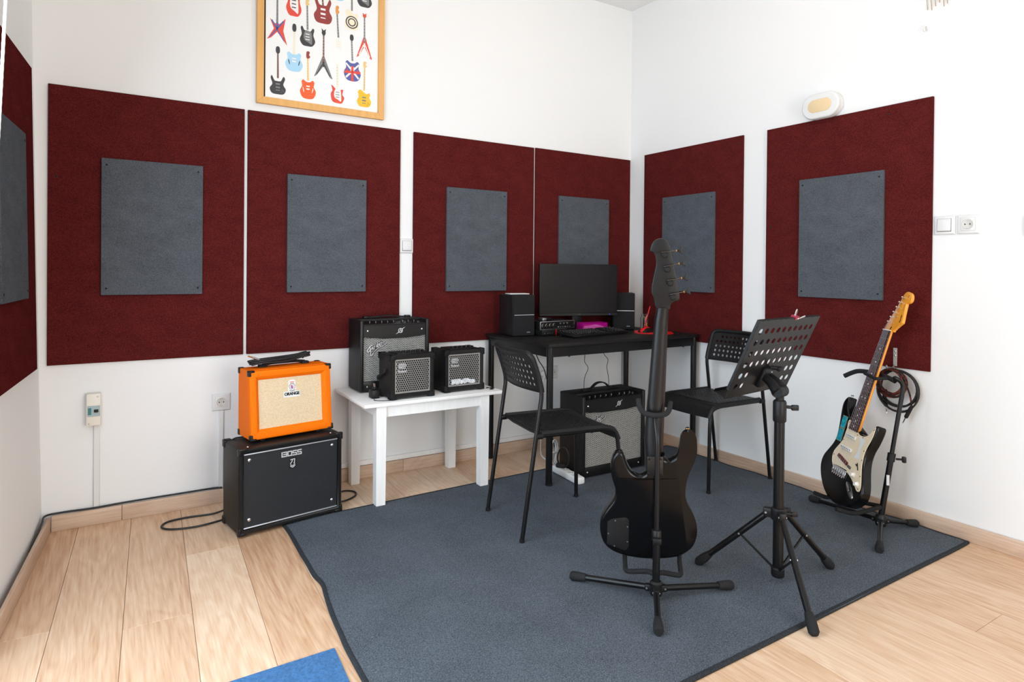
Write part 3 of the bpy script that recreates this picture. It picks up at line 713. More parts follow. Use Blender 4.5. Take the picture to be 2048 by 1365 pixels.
def boss():
    w, d, h = 0.466, 0.215, 0.364; rot = R(8.68)
    o = Vector((-2.665, -0.517, 0)); ax = Vector((math.cos(rot), math.sin(rot), 0)); ay = Vector((-math.sin(rot), math.cos(rot), 0))
    root = thing('guitar_amplifier', 'large black guitar amplifier standing on the floor under the orange one', 'amplifier', loc=o+ax*w/2+ay*d/2, rz=rot, group='guitar amplifiers')
    z0 = 0.0135; y0 = -d/2
    MB().bb((-w/2, y0+0.012, z0), (w/2, d/2, z0+h), 0.010, 3).build('cabinet', M_VINYL, root)
    fr = MB(); loops = [rect_loop(w+0.002, h+0.002, 0, y0+0.016), rect_loop(w+0.002, h+0.002, 0.001, y0+0.006), rect_loop(w+0.002, h+0.002, 0.006, y0), rect_loop(w, h, 0.014, y0), rect_loop(w, h, 0.020, y0+0.004), rect_loop(w, h, 0.021, y0+0.014)]
    fr.rings(loops, M=Matrix.Translation((0, 0, z0+h/2))); fr.build('front_frame', M_SATIN, root, ang=50)
    gw, gh = w-0.044, h-0.042
    MB().bb((-gw/2, y0+0.009, z0+0.021), (gw/2, y0+0.0122, z0+h-0.021)).build('grille', M_BGRILLE, root, ang=None)
    for z in (z0+0.0255, z0+h-0.0255):
        MB().box((0, y0+0.0065, z), (gw, 0.007, 0.005), 0.0015, 1).build('silver_piping', M_SILVER, root)
    for x in (-gw/2+0.024, gw/2-0.024):
        for z in (z0+0.058, z0+h-0.052): screw(root, x, y0+0.009, z, 0.0072)
    for sx in (-1, 1):
        for sz in (0, 1):
            zz = z0+h if sz else z0; s = -1 if sz else 1
            g = MB().bb((sx*(w/2+0.003), y0-0.002, zz-s*0.003), (sx*(w/2-0.012), y0+0.018, zz+s*0.030), 0.005, 3)
            g.bb((sx*(w/2+0.003), y0-0.002, zz-s*0.003), (sx*(w/2-0.034), y0+0.018, zz+s*0.010), 0.004, 2).build('corner_guard', M_SATIN, root)
            g = MB().bb((sx*(w/2+0.004), d/2+0.003, zz-s*0.004), (sx*(w/2-0.012), d/2-0.03, zz+s*0.030), 0.006, 3)
            g.bb((sx*(w/2+0.003), d/2+0.002, zz-s*0.004), (sx*(w/2-0.03), d/2-0.024, zz+s*0.008), 0.003, 2).build('corner_guard', M_BLK, root)
            screw(root, sx*(w/2-0.05), 0, 0, 0.0001) if 0 else None
    for x in (-w/2+0.07, w/2-0.07):
        for y in (y0+0.055, d/2-0.04):
            MB().lathe([(0.016, 0), (0.018, 0.006), (0.018, z0+0.001)], 16, M=Matrix.Translation((x, y, 0.0))).build('foot', M_RUBBER, root)
    hd = MB().tube(fillet([(-0.20, 0.085, z0+h+0.001), (-0.185, 0.085, z0+h+0.0060), (-0.12, 0.085, z0+h+0.0035), (0.12, 0.085, z0+h+0.0035), (0.185, 0.085, z0+h+0.0060), (0.20, 0.085, z0+h+0.001)], 0.02), 0.0032, 8)
    hd.build('handle', M_RUBBER, root)
    for x in (-w/2+0.045, w/2-0.045): MB().lathe([(0.005, 0), (0.003, 0.003)], 10, M=Matrix.Translation((x, y0+0.03, z0+h))).build('screw', M_CHROME, root)
    # lettering BOSS in squared capitals
    s = MB(); u = 0.0212; hh = 0.0185; q = 0.0046
    O = [(0, 0), (1, 0), (1, 1), (0, 1), (0, 0)]
    def L_(lines, k):
        strokes(s, [[((x*0.0165)+k*u-1.5*u-0.008, z*hh) for x, z in ln] for ln in lines], q, Matrix.Identity(4), 0.0012)
    L_([[(-.25, -.12), (-.25, 1.12)], [(-.25, 0), (1.1, 0)], [(.0, 1), (1.0, 1)], [(1, 1.1), (1, -.1)], [(.1, .5), (1, .5)]], 0)
    L_([[(-.12, 0), (1.12, 0)], [(-.12, 1), (1.12, 1)], [(0, 0), (0, 1)], [(1, 0), (1, 1)]], 1.06)
    for k in (2.1, 3.14): L_([[(-.1, 0), (1.12, 0)], [(0, 1), (1.1, 1)], [(0, .5), (1, .5)], [(0, .5), (0, 1)], [(1, 0), (1, .5)]], k)
    s.build('brand_lettering', M_LETTER, root, M=face_m(-0.004, y0+0.0088, z0+h-0.064))
    b = MB().box((0, 0, 0), (0.032, 0.002, 0.046), 0.002, 1); b.build('badge_plate', M_SATIN, root, M=Matrix.Translation((0.0, y0+0.0085, z0+h-0.098)))
    e = MB(); strokes(e, [[(-.011, .012), (.010, .014)], [(.009, .015), (.007, -.006), (.003, -.004)], [(.0, .014), (-.004, .003), (-.011, -.006)], [(-.011, -.010), (0, -.016), (.011, -.009)], [(-.011, -.0165), (0, -.0225), (.011, -.0155)]], 0.0036, Matrix.Identity(4), 0.0012)
    e.build('badge_symbol', M_LETTER, root, M=face_m(0.0, y0+0.0074, z0+h-0.095))
    return root
boss()

def orange_amp():
    w, d, h = 0.379, 0.168, 0.300; rot = R(9.1); z0 = 0.3905; k = 0.030        # the front leans back by k
    o = Vector((-2.605, -0.446, 0)); ax = Vector((math.cos(rot), math.sin(rot), 0)); ay = Vector((-math.sin(rot), math.cos(rot), 0))
    c = o+ax*w/2+ay*d/2; c.z = z0-0.0118
    root = thing('guitar_amplifier', 'bright orange guitar amplifier with a beige grille, stacked on the big black one', 'amplifier', loc=c, rz=rot, group='guitar amplifiers')
    b = 0.012; y0 = -d/2
    m = MB(); prof = [(y0+0.028, b), (d/2-0.004, b), (d/2, b+0.004), (d/2, b+h-0.006), (d/2-0.006, b+h), (y0+k+0.028, b+h)]
    m.prism(prof, -w/2+0.001, w/2-0.001, 0, Matrix(((0, 0, 1, 0), (1, 0, 0, 0), (0, 1, 0, 0), (0, 0, 0, 1))))
    m.build('cabinet', M_ORANGE, root, ang=45)
    th = math.atan(k/h); F = Matrix.Translation((0, y0, b)) @ Matrix.Rotation(-th, 4, 'X') @ Matrix.Translation((0, 0, h/2/math.cos(th)))
    hs = h/math.cos(th)
    loops = [rect_loop(w, hs, 0, 0.030), rect_loop(w, hs, 0, 0.010), rect_loop(w, hs, 0.003, 0.003), rect_loop(w, hs, 0.010, 0), rect_loop(w, hs, 0.026, 0.0), rect_loop(w, hs, 0.028, 0.001), rect_loop(w, hs, 0.043, 0.018), rect_loop(w, hs, 0.043, 0.022)]
    MB().rings(loops, M=F).build('front_frame', M_ORANGE, root, ang=30)
    g = MB().bb((-w/2+0.0425, 0.018, -hs/2+0.0425), (w/2-0.0425, 0.022, hs/2-0.0425)).build('grille', M_OGRILLE, root, M=F, ang=None)
    for sx in (-1, 1):
        for sz in (-1, 1):
            q = MB(); q.bb((sx*(w/2+0.0025), -0.0025, sz*(hs/2+0.0025)), (sx*(w/2-0.024), 0.026, sz*(hs/2-0.008)), 0.004, 2)
            q.bb((sx*(w/2+0.0025), -0.0025, sz*(hs/2+0.0025)), (sx*(w/2-0.009), 0.026, sz*(hs/2-0.024)), 0.004, 2)
            q.build('corner_guard', M_BLK, root, M=F)
            zz = b+h if sz > 0 else b
            q = MB(); q.bb((sx*(w/2+0.0025), d/2+0.0025, zz+sz*0.0025), (sx*(w/2-0.022), d/2-0.02, zz-sz*0.006), 0.003, 2)
            q.bb((sx*(w/2+0.0025), d/2+0.0025, zz+sz*0.0025), (sx*(w/2-0.006), d/2-0.018, zz-sz*0.024), 0.003, 2)
            q.build('corner_guard', M_BLK, root)
    for x in (-w/2+0.06, w/2-0.06):
        for y in (y0+0.035, d/2-0.035): MB().lathe([(0.012, 0), (0.013, b+0.001)], 14, M=Matrix.Translation((x, y, 0.0))).build('foot', M_RUBBER, root)
    hnd = MB()
    for x in (-0.10, 0.10): hnd.box((x, 0.035, b+h+0.006), (0.035, 0.028, 0.012), 0.003, 2)
    hnd.tube(fillet([(-0.10, 0.035, b+h+0.010), (-0.06, 0.035, b+h+0.016), (0.06, 0.035, b+h+0.016), (0.10, 0.035, b+h+0.010)], 0.03), 0.007, 8)
    hnd.build('handle', M_RUBBER, root)
    # crest and name plate
    pl = MB().prism([(-0.0390, -0.0135), (0.0380, -0.0140), (0.0390, 0.0125), (-0.0380, 0.0130)], 0, 0.002).build('name_plate', M_WHT, g, M=face_m(0.004, 0.0178, 0.030))
    vs, fs = text_geo('ORANGE', 0.0180, 0.0004, 0.0008, 0, 0.92); MB().add(vs, fs).build('brand_lettering', M_DARK, g, M=face_m(0.004, 0.0152, 0.0305), ang=None)
    cr = [(-.017, .026), (-.012, .038), (.0, .039), (.012, .038), (.017, .026), (.015, .012), (.020, .004), (.016, -.012), (.0, -.0165), (-.016, -.012), (-.020, .004), (-.015, .012)]
    MB().prism([(p.x, p.y) for p in catmull([(x, y-0.006, 0) for x, y in cr], 3, True)], 0, 0.002).build('crest_plate', M_WHT, g, M=face_m(0.006, 0.0178, 0.061))
    cg, co, cb, cn = pm('crest_green', lin(20, 150, 120), .5), pm('crest_red', lin(226, 92, 72), .5), pm('crest_blue', lin(80, 96, 170), .5), M_DARK
    e = MB(); blob = lambda x, y, rx, ry, mi: e.prism([(x+rx*math.cos(a*math.pi/5), y+ry*math.sin(a*math.pi/5)) for a in range(10)], 0.002, 0.0026, mi)
    # heraldic crest: banner, mantling on both sides, quartered shield, scroll
    strokes(e, [[(-.010, .0275), (.010, .0275)]], 0.0030, Matrix.Translation((0, 0, .002)), 0.0006, 1)
    for x, mi in ((-.0065, 0), (-.0022, 1), (.0022, 0), (.0065, 0)): blob(x, .0205, .0019, .0026, mi)
    random.seed(9)
    for s_ in (-1, 1):
        for k_ in range(7):
            a_ = R(62-k_*22); blob(s_*.0135*math.cos(a_), .006+.0125*math.sin(a_), .0016, .0022, (1, 2, 0, 1, 2, 1, 0)[k_])
    sh_ = [(-.0062, .0135), (.0062, .0135), (.0062, .003), (0, -.0055), (-.0062, .003)]
    e.prism(sh_, 0.002, 0.0023, 2)
    e.prism([(-.0052, .0126), (-.0004, .0126), (-.0004, .0060), (-.0052, .0060)], 0.0023, 0.0027, 1)
    e.prism([(.0004, .0052), (.0050, .0052), (.0050, .0032), (.0004, -.0036)], 0.0023, 0.0027, 1)
    e.prism([(.0008, .0120), (.0050, .0120), (.0050, .0066), (.0008, .0066)], 0.0023, 0.0027, 4)
    strokes(e, [[(-.0135, -.0085), (-.006, -.0125), (.006, -.0125), (.0135, -.0085)]], 0.0018, Matrix.Translation((0, 0, .002)), 0.0006, 3)
    e.build('crest_print', [cg, co, cb, cn, M_WHT], g, M=face_m(0.006, 0.0178, 0.057), ang=None)
    # coiled guitar lead lying over the handle
    cab = thing('coiled_cable', 'black guitar lead coiled on top of the orange amplifier', 'cable', M=root.matrix_basis.copy() @ Matrix.Translation((-0.02, 0.030, b+h)))
    c2 = MB(); random.seed(11)
    for i in range(6):
        oy = -0.022+i*0.009; z = 0.026+0.006*(i % 3); sx = 0.125+0.008*random.uniform(-1, 1)
        pts = [(-sx, oy, z-0.006), (-sx*0.6, oy-0.010, z-0.002), (0, oy-0.006, z-0.004+0.004*(i % 2)), (sx*0.6, oy+0.004, z+0.004), (sx, oy+0.004, z+0.014), (sx+0.012, oy+0.012, z+0.012), (sx*0.7, oy+0.014, z+0.005), (0, oy+0.01, z), (-sx*0.7, oy+0.008, z-0.004), (-sx-0.008, oy+0.006, z-0.010)]
        c2.tube(catmull(pts, 4, True), 0.0034, 7, closed=True)
    c2.build('cord', M_CABLE, cab)
    MB().tube([(0.117, -0.006, 0.040), (0.121, 0.004, 0.052), (0.117, 0.016, 0.044), (0.113, 0.010, 0.028)], 0.005, 8, closed=True).build('cable_tie', M_RUBBER, cab)
    j = MB(); j.tube([(-0.100, -0.008, 0.036), (-0.118, -0.012, 0.045), (-0.134, -0.014, 0.052)], [0.0055, 0.005, 0.004], 10)
    j.build('jack_sleeve', M_STEEL, cab)
    MB().tube([(-0.134, -0.014, 0.052), (-0.150, -0.016, 0.058), (-0.153, -0.016, 0.059)], [0.003, 0.003, 0.0015], 8).build('jack_tip', M_GOLD, cab)
    return root
orange_amp()

M_SIG = pm('signature_silver', (0.70, 0.70, 0.72), 0.35, metal=0.3)
def script_logo(parent, M, k, mats):
    # handwritten signature badge: dark backing, chrome strokes
    big = [[(-.62, -.02), (-.60, .06), (-.50, .12), (-.36, .20), (-.20, .22)], [(-.36, .20), (-.40, .02), (-.46, -.16), (-.56, -.30)], [(-.60, -.02), (-.52, -.05), (-.40, .02), (-.28, .03)]]
    under = [[(-.50, -.32), (-.30, -.22), (.0, -.12), (.30, -.10), (.55, -.10), (.68, -.02)], [(-.56, -.30), (-.44, -.36), (-.30, -.22)]]
    small = []
    x = -.27
    for ch in 'ender':
        if ch == 'e': small.append([(x, .03), (x+.06, .06), (x+.05, .11), (x+.0, .10), (x-.01, .01), (x+.04, -.04), (x+.09, -.01)]); x += .13
        elif ch == 'n': small.append([(x-.02, -.04), (x+.02, .10)]); small.append([(x+.0, .04), (x+.06, .11), (x+.09, .07), (x+.07, -.03), (x+.11, -.03)]); x += .16
        elif ch == 'd': small.append([(x+.08, .08), (x+.02, .09), (x-.01, .01), (x+.03, -.03), (x+.09, .06)]); small.append([(x+.14, .26), (x+.07, -.03), (x+.12, -.03)]); x += .17
        else: small.append([(x-.02, -.04), (x+.02, .11)]); small.append([(x+.0, .05), (x+.07, .12), (x+.13, .10)]); x += .14
    sc = lambda ls: [[(a*k, b*k) for a, b in ln] for ln in ls]
    sm = lambda ls: [[(p.x, p.y) for p in catmull([(a, b, 0) for a, b in ln], 3)] for ln in ls]
    allL = sc(sm(big+under+small))
    bk = MB(); strokes(bk, allL, 0.085*k+0.002, Matrix.Identity(4), 0.0012); bk.build('badge_backing', mats[0], parent, M=M, ang=None)
    fg = MB(); strokes(fg, sc(sm(big)), 0.055*k, Matrix.Translation((0, 0, 0.0012)), 0.0012); strokes(fg, sc(sm(under+small)), 0.034*k, Matrix.Translation((0, 0, 0.0012)), 0.0012)
    fg.build('badge_signature', mats[1], parent, M=M, ang=None)

def modelling_amp(label, w, d, h, loc, rz, grille_mat, handle_up):
    root = thing('guitar_amplifier', label, 'amplifier', loc=loc, rz=rz, group='guitar amplifiers')
    y0 = -d/2; t = 0.016; ft = 0.006; zt = h; fp = 0.088
    body = MB()
    body.bb((-w/2, y0+0.004, ft), (-w/2+t, d/2, zt), 0.006, 3); body.bb((w/2-t, y0+0.004, ft), (w/2, d/2, zt), 0.006, 3)
    body.bb((-w/2+t-.002, y0+0.018, ft), (w/2-t+.002, d/2, ft+t), 0.003, 1); body.bb((-w/2+t-.002, d/2-0.012, ft+0.01), (w/2-t+.002, d/2, zt-0.004), 0.002, 1)
    body.bb((-w/2+t-.002, y0+fp, zt-t), (w/2-t+.002, d/2, zt), 0.005, 2)
    body.bb((-w/2+t, y0+0.020, ft+t), (w/2-t, y0+0.026, zt-0.09))
    body.build('cabinet', M_VINYL, root, ang=40)
    for sx in (-1, 1): MB().bb((sx*(w/2), y0-0.003, ft+0.001), (sx*(w/2-0.020), y0+0.014, zt-0.001), 0.006, 3).build('cheek_edge', M_SATIN, root)
    # control panel sloping up towards the back
    pz0, pz1 = zt-0.034, zt-0.010
    cp = MB(); cp.add([(-w/2+t, y0+0.012, pz0), (w/2-t, y0+0.012, pz0), (w/2-t, y0+fp+.002, pz1), (-w/2+t, y0+fp+.002, pz1), (-w/2+t, y0+0.012, pz0-.02), (w/2-t, y0+0.012, pz0-.02), (w/2-t, y0+fp+.002, pz1-.02), (-w/2+t, y0+fp+.002, pz1-.02)], [[0, 1, 2, 3], [4, 7, 6, 5], [0, 4, 5, 1], [1, 5, 6, 2], [2, 6, 7, 3], [3, 7, 4, 0]])
    panel = cp.build('control_panel', M_SATIN, root, ang=None)
    sl = math.atan2(pz1-pz0, fp-0.012)
    P = lambda x, f: Vector((x, y0+0.012+f*(fp-.012), pz0+f*(pz1-pz0)))
    xs = [-.34, -.255, -.17, -.085, 0.0, .13, .215, .30]
    for x in xs:
        q = P(x*w, 0.40); kM = Matrix.Translation(q) @ Matrix.Rotation(sl, 4, 'X')
        kb = MB().lathe([(0.0085, 0), (0.0085, 0.003), (0.0068, 0.004), (0.006, 0.017), (0.005, 0.018)], 14).build('knob', M_BLK, panel, M=kM)
        MB().box((0, -0.0045, 0.0135), (0.0014, 0.006, 0.010)).build('pointer', M_LETTER, kb, ang=None)
    m = MB()
    for i in range(9): m.box(P((-.38+i*.088)*w, 0.12)+Vector((0, 0, .0006)), (0.012, 0.003, 0.001), rot=(sl, 0, 0))
    m.build('panel_marks', M_LETTER, panel, ang=None)
    MB().lathe([(0.007, 0), (0.007, 0.004), (0.004, 0.0045)], 12, M=Matrix.Translation(P(.385*w, .5)) @ Matrix.Rotation(sl, 4, 'X')).build('jack_socket', M_STEEL, panel)
    # face plate with the curved lower edge
    fz0 = zt-0.098; n = 16; low = []
    for i in range(n+1):
        u = -1+2*i/n; low.append((u*(w/2-t-.001), fz0+0.012*(u*u)-0.002))
    fpz = low+[(w/2-t-.001, zt-0.026), (-w/2+t+.001, zt-0.026)]
    face = MB().prism(fpz, 0, 0.010, 0, Matrix.Translation((0, y0+0.016, 0)) @ Matrix.Rotation(R(90), 4, 'X')).build('face_plate', M_SATIN, root, ang=30)
    rim = MB().tube([(-w/2+t+.004, y0+0.010, zt-0.026), (w/2-t-.004, y0+0.010, zt-0.026)], 0.005, 8).build('rim', M_SATIN, root)
    for x in (-w/2+t+0.026, w/2-t-0.026): screw(root, x, y0+0.0062, zt-0.056, 0.0055)
    e = MB(); rr = 0.0112
    strokes(e, [[(rr*math.cos(a*math.pi/12), rr*math.sin(a*math.pi/12)) for a in range(25)], [(-.025, -.018, .3), (-.011, -.009, 1.2), (-.008, -.006, .5)], [(.008, .006, .5), (.011, .009, 1.2), (.025, .018, .3)], [(-.006, -.006), (.0, .008), (.004, -.008)], [(.002, .004), (.007, -.002)]], 0.0032, Matrix.Identity(4), 0.0012)
    e.build('emblem', M_LETTER, root, M=face_m(0.03*w/0.4, y0+0.0058, zt-0.060))
    gz0 = ft+0.052
    g = MB().bb((-w/2+t, y0+0.0165, gz0-.004), (w/2-t, y0+0.0195, zt-0.08)).build('grille', grille_mat, root, ang=None)
    MB().bb((-w/2+t, y0+0.006, ft), (w/2-t, y0+0.018, gz0), 0.003, 2).build('bottom_rail', M_SATIN, root)
    for x in (-w/2+t+0.026, w/2-t-0.026): screw(root, x, y0+0.006, ft+0.024, 0.0055)
    script_logo(g, face_m(-w/2+0.094*w/0.39, y0+0.0165, fz0-0.044*w/0.39, rot=R(24)), 0.088*w/0.39, (M_BLK, M_SIG))
    for x in (-w/2+0.05, w/2-0.05):
        for y in (y0+0.04, d/2-0.03): MB().lathe([(0.012, 0), (0.012, ft+.002)], 12, M=Matrix.Translation((x, y, 0))).build('foot', M_RUBBER, root)
    # strap handle
    yh = y0+fp+0.045; up = 0.042 if handle_up else 0.012
    hm = MB()
    pts = fillet([(-0.12, yh, zt+.004), (-0.07, yh, zt+.006), (-0.03, yh, zt+up), (0.03, yh, zt+up), (0.07, yh, zt+.006), (0.12, yh, zt+.004)], 0.03, 5)
    for a, b in zip(pts[:-1], pts[1:]):
        A, B = Vector(a), Vector(b); dz = Vector((0, 0, .003)); wy = Vector((0, .011, 0))
        hm.add([A-wy-dz, B-wy-dz, B+wy-dz, A+wy-dz, A-wy+dz, B-wy+dz, B+wy+dz, A+wy+dz], [[0, 1, 2, 3], [4, 7, 6, 5], [0, 4, 5, 1], [2, 6, 7, 3], [1, 5, 6, 2], [3, 7, 4, 0]])
    hm.build('handle', M_RUBBER, root, ang=30)
    for x in (-0.118, 0.118): MB().box((x, yh, zt+.006), (0.03, 0.028, 0.012), 0.003, 2).build('handle_cap', M_BLK, root)
    return root
TT = 0.503
modelling_amp('black amplifier with silver grille cloth at the back of the white table', 0.386, 0.19, 0.375, (-2.040+0.193, -0.212+0.095, TT), R(-0.7), M_FGRILLE, False)
modelling_amp('black amplifier with silver grille cloth on the rug under the desk', 0.458, 0.212, 0.449, (-0.953+0.229, -0.675+0.106, 0.0087), R(-0.5), M_FGRILLE, True)

def cube_amp(label, loc, rz, strap):
    w, d, h = 0.238, 0.160, 0.222
    root = thing('small_practice_amplifier', label, 'amplifier', loc=loc, rz=rz, group='small cube amplifiers on the white table')
    y0 = -d/2; b = 0.006
    MB().bb((-w/2+.003, y0+0.012, b), (w/2-.003, d/2, h-.003), 0.007, 3).build('cabinet', M_VINYL, root)
    loops = [rect_loop(w-.004, h-b, 0, y0+0.016), rect_loop(w-.004, h-b, 0.001, y0+0.005), rect_loop(w-.004, h-b, 0.005, y0), rect_loop(w, h-b, 0.020, y0), rect_loop(w, h-b, 0.025, y0+0.006), rect_loop(w, h-b, 0.026, y0+0.013)]
    MB().rings(loops, M=Matrix.Translation((0, 0, b+(h-b)/2))).build('front_frame', M_SATIN, root, ang=45)
    MB().bb((-w/2+.02, y0+0.0125, b+.02), (w/2-.02, y0+0.0155, h-.02)).build('baffle', M_DARK, root, ang=None)
    hx = MB(); p = 0.0118; rx = p/2; a = rx/math.cos(R(30)); x0, x1, zz0, zz1 = -w/2+.027, w/2-.027, b+.027, h-.027
    z = zz0; row = 0
    while z < zz1:
        x = x0+(rx if row % 2 else 0)
        while x <= x1:
            out = [(x+a*math.cos(R(60*k+30)), y0+0.006, z+a*math.sin(R(60*k+30))) for k in range(6)]
            inn = [(x+a*.80*math.cos(R(60*k+30)), y0+0.006, z+a*.80*math.sin(R(60*k+30))) for k in range(6)]
            inb = [(q[0], y0+0.0085, q[2]) for q in inn]
            hx.rings([out, inn, inb]); x += p
        z += a*1.5; row += 1
    gr = hx.build('grille', M_HEX, root, ang=None)
    fr = MB().rings([rect_loop(w, h-b, 0.024, y0+0.0058), rect_loop(w, h-b, 0.030, y0+0.0058)], M=Matrix.Translation((0, 0, b+(h-b)/2))).build('grille_rim', M_HEX, root, ang=None)
    for sx in (-1, 1):
        for sz in (0, 1):
            zz = h if sz else b-.003; s = -1 if sz else 1
            for yy, yd in ((y0-.003, 1), (d/2+.003, -1)):
                g = MB(); g.bb((sx*(w/2+.001), yy, zz-s*.001), (sx*(w/2-.012), yy+yd*.045, zz+s*.034), 0.004, 2); g.bb((sx*(w/2+.001), yy, zz-s*.001), (sx*(w/2-.034), yy+yd*.034, zz+s*.012), 0.004, 2)
                if yd == 1:
                    g.bb((sx*(w/2), yy-.0005, zz), (sx*(w/2-.026), yy+.010, zz+s*.026), 0.006, 2)
                gg = g.build('corner_guard', M_BLKM, root)
                if yd == 1:
                    for k in (0.008, 0.017): MB().box((sx*(w/2-.002-k), yy-.0008, zz+s*(.006+k)), (0.012, 0.002, 0.0026), rot=(0, sx*s*R(45), 0)).build('ridge', M_BLK, gg)
    for x in (-w/2+.02, w/2-.02):
        for y in (y0+.025, d/2-.025): MB().lathe([(0.010, 0), (0.010, b+.001)], 10, M=Matrix.Translation((x, y, 0))).build('foot', M_RUBBER, root)
    MB().bb((-w/2+.045, y0+0.03, h-.004), (w/2-.04, d/2-.02, h+.003), 0.003, 2).build('control_plate', M_BLK, root)
    for i, x in enumerate((-.045, -.018, .009, .036, .063)):
        kb = MB().lathe([(0.0085, 0), (0.0085, 0.008), (0.006, 0.009)], 14).build('knob', M_BLK, root, M=Matrix.Translation((x, y0+0.055, h+.003)))
        MB().box((0, -.004, .0092), (0.0015, .007, .0006)).build('pointer', M_LETTER, kb, ang=None)
    # emblem and lettering
    e = MB(); k = 0.036
    strokes(e, [[(-.5*k, -.30*k), (-.5*k, .30*k), (.40*k, .30*k), (.5*k, .18*k), (.5*k, .06*k), (.40*k, -.04*k), (.0, -.04*k), (-.10*k, -.14*k), (-.02*k, -.26*k), (.5*k, -.26*k)],
                [(-.34*k, -.30*k), (-.34*k, .13*k), (.25*k, .13*k)], [(-.18*k, -.30*k), (-.18*k, .02*k)]], 0.0036, Matrix.Identity(4), 0.0015)
    e.build('emblem', M_LETTER, gr, M=face_m(-w/2+.062, y0+0.006, h-.058))
    vs, fs = text_geo('Roland', 0.0165, 0.0006, 0.0004); MB().add(vs, fs).build('brand_lettering', M_LETTER, gr, M=face_m(-w/2+.062, y0+0.0052, h-.083), ang=None)
    if strap:
        MB().tube(fillet([(-w/2-.002, -.02, .150), (-w/2-.012, -.025, .135), (-w/2-.012, .055, .100), (-w/2-.006, .062, .085)], 0.015), 0.007, 8).build('strap', M_RUBBER, root)
        MB().lathe([(0.006, 0), (0.006, .004)], 10, M=Matrix.Translation((-w/2-.008, -.018, .146)) @ Matrix.Rotation(R(-90), 4, 'Y')).build('strap_button', M_BLK, root)
    else:
        s = MB(); random.seed(5); pts = []
        for i in range(15): pts.append((-.055+i*.0098, .010+.0035*random.uniform(-1, 1)-.004*(i > 11)))
        for i in range(15): pts.append((.083-i*.0098+(.006 if i == 0 else 0), -.012+.004*random.uniform(-1, 1)))
        s.prism(pts, 0, 0.0012); s.build('torn_sticker', pm('torn_sticker', (0.62, 0.64, 0.66), 0.5, noise=(240, 0.5)), gr, M=face_m(-.022, y0+.0056, .055), ang=None)
    return root
cube_amp('small black cube amplifier in front on the white table, with a side strap', (-1.972+0.117, -0.455+0.080, TT), R(2), True)
cube_amp('small black cube amplifier at the right on the white table, with a torn silver sticker', (-1.664+0.120, -0.417+0.080, TT), R(1), False)

# ================================================================== WHITE TABLE
def white_table():
    root = thing('side_table', 'low white wooden table carrying three black amplifiers', 'table', loc=(-1.735, -0.255, 0), rz=R(-0.6))
    X0, X1, Y0, Y1 = -0.375, 0.385, -0.238, 0.235; t = 0.017
    MB().bb((X0, Y0, TT-t-0.0003), (X1, Y1, TT-0.0003), 0.0025, 2).build('tabletop', M_WLAM, root)
    lx0, lx1, ly0, ly1, s = -0.312, 0.306, -0.226, 0.205, 0.050
    for x in (lx0, lx1-s):
        for y in (ly0, ly1-s):
            z0 = 0.0090 if y < 0 else 0.0
            m = MB(); a = 0.004 if y < 0 else 0.0
            top = [(x, y), (x+s, y), (x+s, y+s), (x, y+s)]; cx, cy = x+s/2, y+s/2
            m.rings([[(cx+(px-cx)*.90, cy+(py-cy)*.90, z0) for px, py in top], [(cx+(px-cx)*.92, cy+(py-cy)*.92, z0+.004) for px, py in top], [(px, py, TT-t-.0005) for px, py in top]], cap=True)
            m.f.append([len(m.v)-12+i for i in range(4)][::-1]); m.m.append(0)
            m.build('leg', M_WLAM, root, ang=20)
    za, zb = TT-t-0.056, TT-t-0.0005
    MB().bb((lx0+s, ly0+.010, za), (lx1-s, ly0+.028, zb), 0.001, 1).build('apron', M_WLAM, root)
    MB().bb((lx0+s, ly1-.028, za), (lx1-s, ly1-.010, zb), 0.001, 1).build('apron', M_WLAM, root)
    MB().bb((lx0+.010, ly0+s, za), (lx0+.028, ly1-s, zb), 0.001, 1).build('apron', M_WLAM, root)
    MB().bb((lx1-.028, ly0+s, za), (lx1-.010, ly1-s, zb), 0.001, 1).build('apron', M_WLAM, root)
white_table()

def adapter():
    root = thing('power_adapter', 'black plug-in power adapter with prongs up, beside the front cube amplifier', 'adapter', loc=(-2.014, -0.345, TT))
    MB().box((0, 0, 0.021), (0.040, 0.052, 0.042), 0.005, 2).build('body', M_BLK, root)
    MB().box((0.002, 0.002, 0.048), (0.018, 0.026, 0.014), 0.004, 2).build('plug_base', M_BLK, root)
    for y in (-.006, .010): MB().tube([(0.002, y, .054), (0.002, y, .072)], 0.002, 8).build('prong', M_CHROME, root)
    MB().tube(catmull([(-.004, -.026, .010), (-.015, -.045, .003), (-.022, -.070, .002), (.010, -.095, .002), (.045, -.105, .002), (.070, -.100, .002)], 5), 0.0016, 6).build('cord', M_CABLE, root)
adapter()
def table_plug():
    root = thing('cable_plug', 'small black plug lying on the right corner of the white table', 'plug', loc=(-1.395, -0.445, TT), rz=R(20))
    MB().box((0, 0, .008), (0.022, 0.014, 0.014), .004, 2).build('body', M_BLK, root)
    MB().tube([(-.010, 0, .010), (-.022, .002, .012)], .003, 8).build('tip', M_STEEL, root)
    MB().tube(catmull([(.010, 0, .008), (.030, .008, .004), (.034, .03, .003), (.01, .045, .003)], 4), .0028, 7).build('cord', M_CABLE, root)
table_plug()

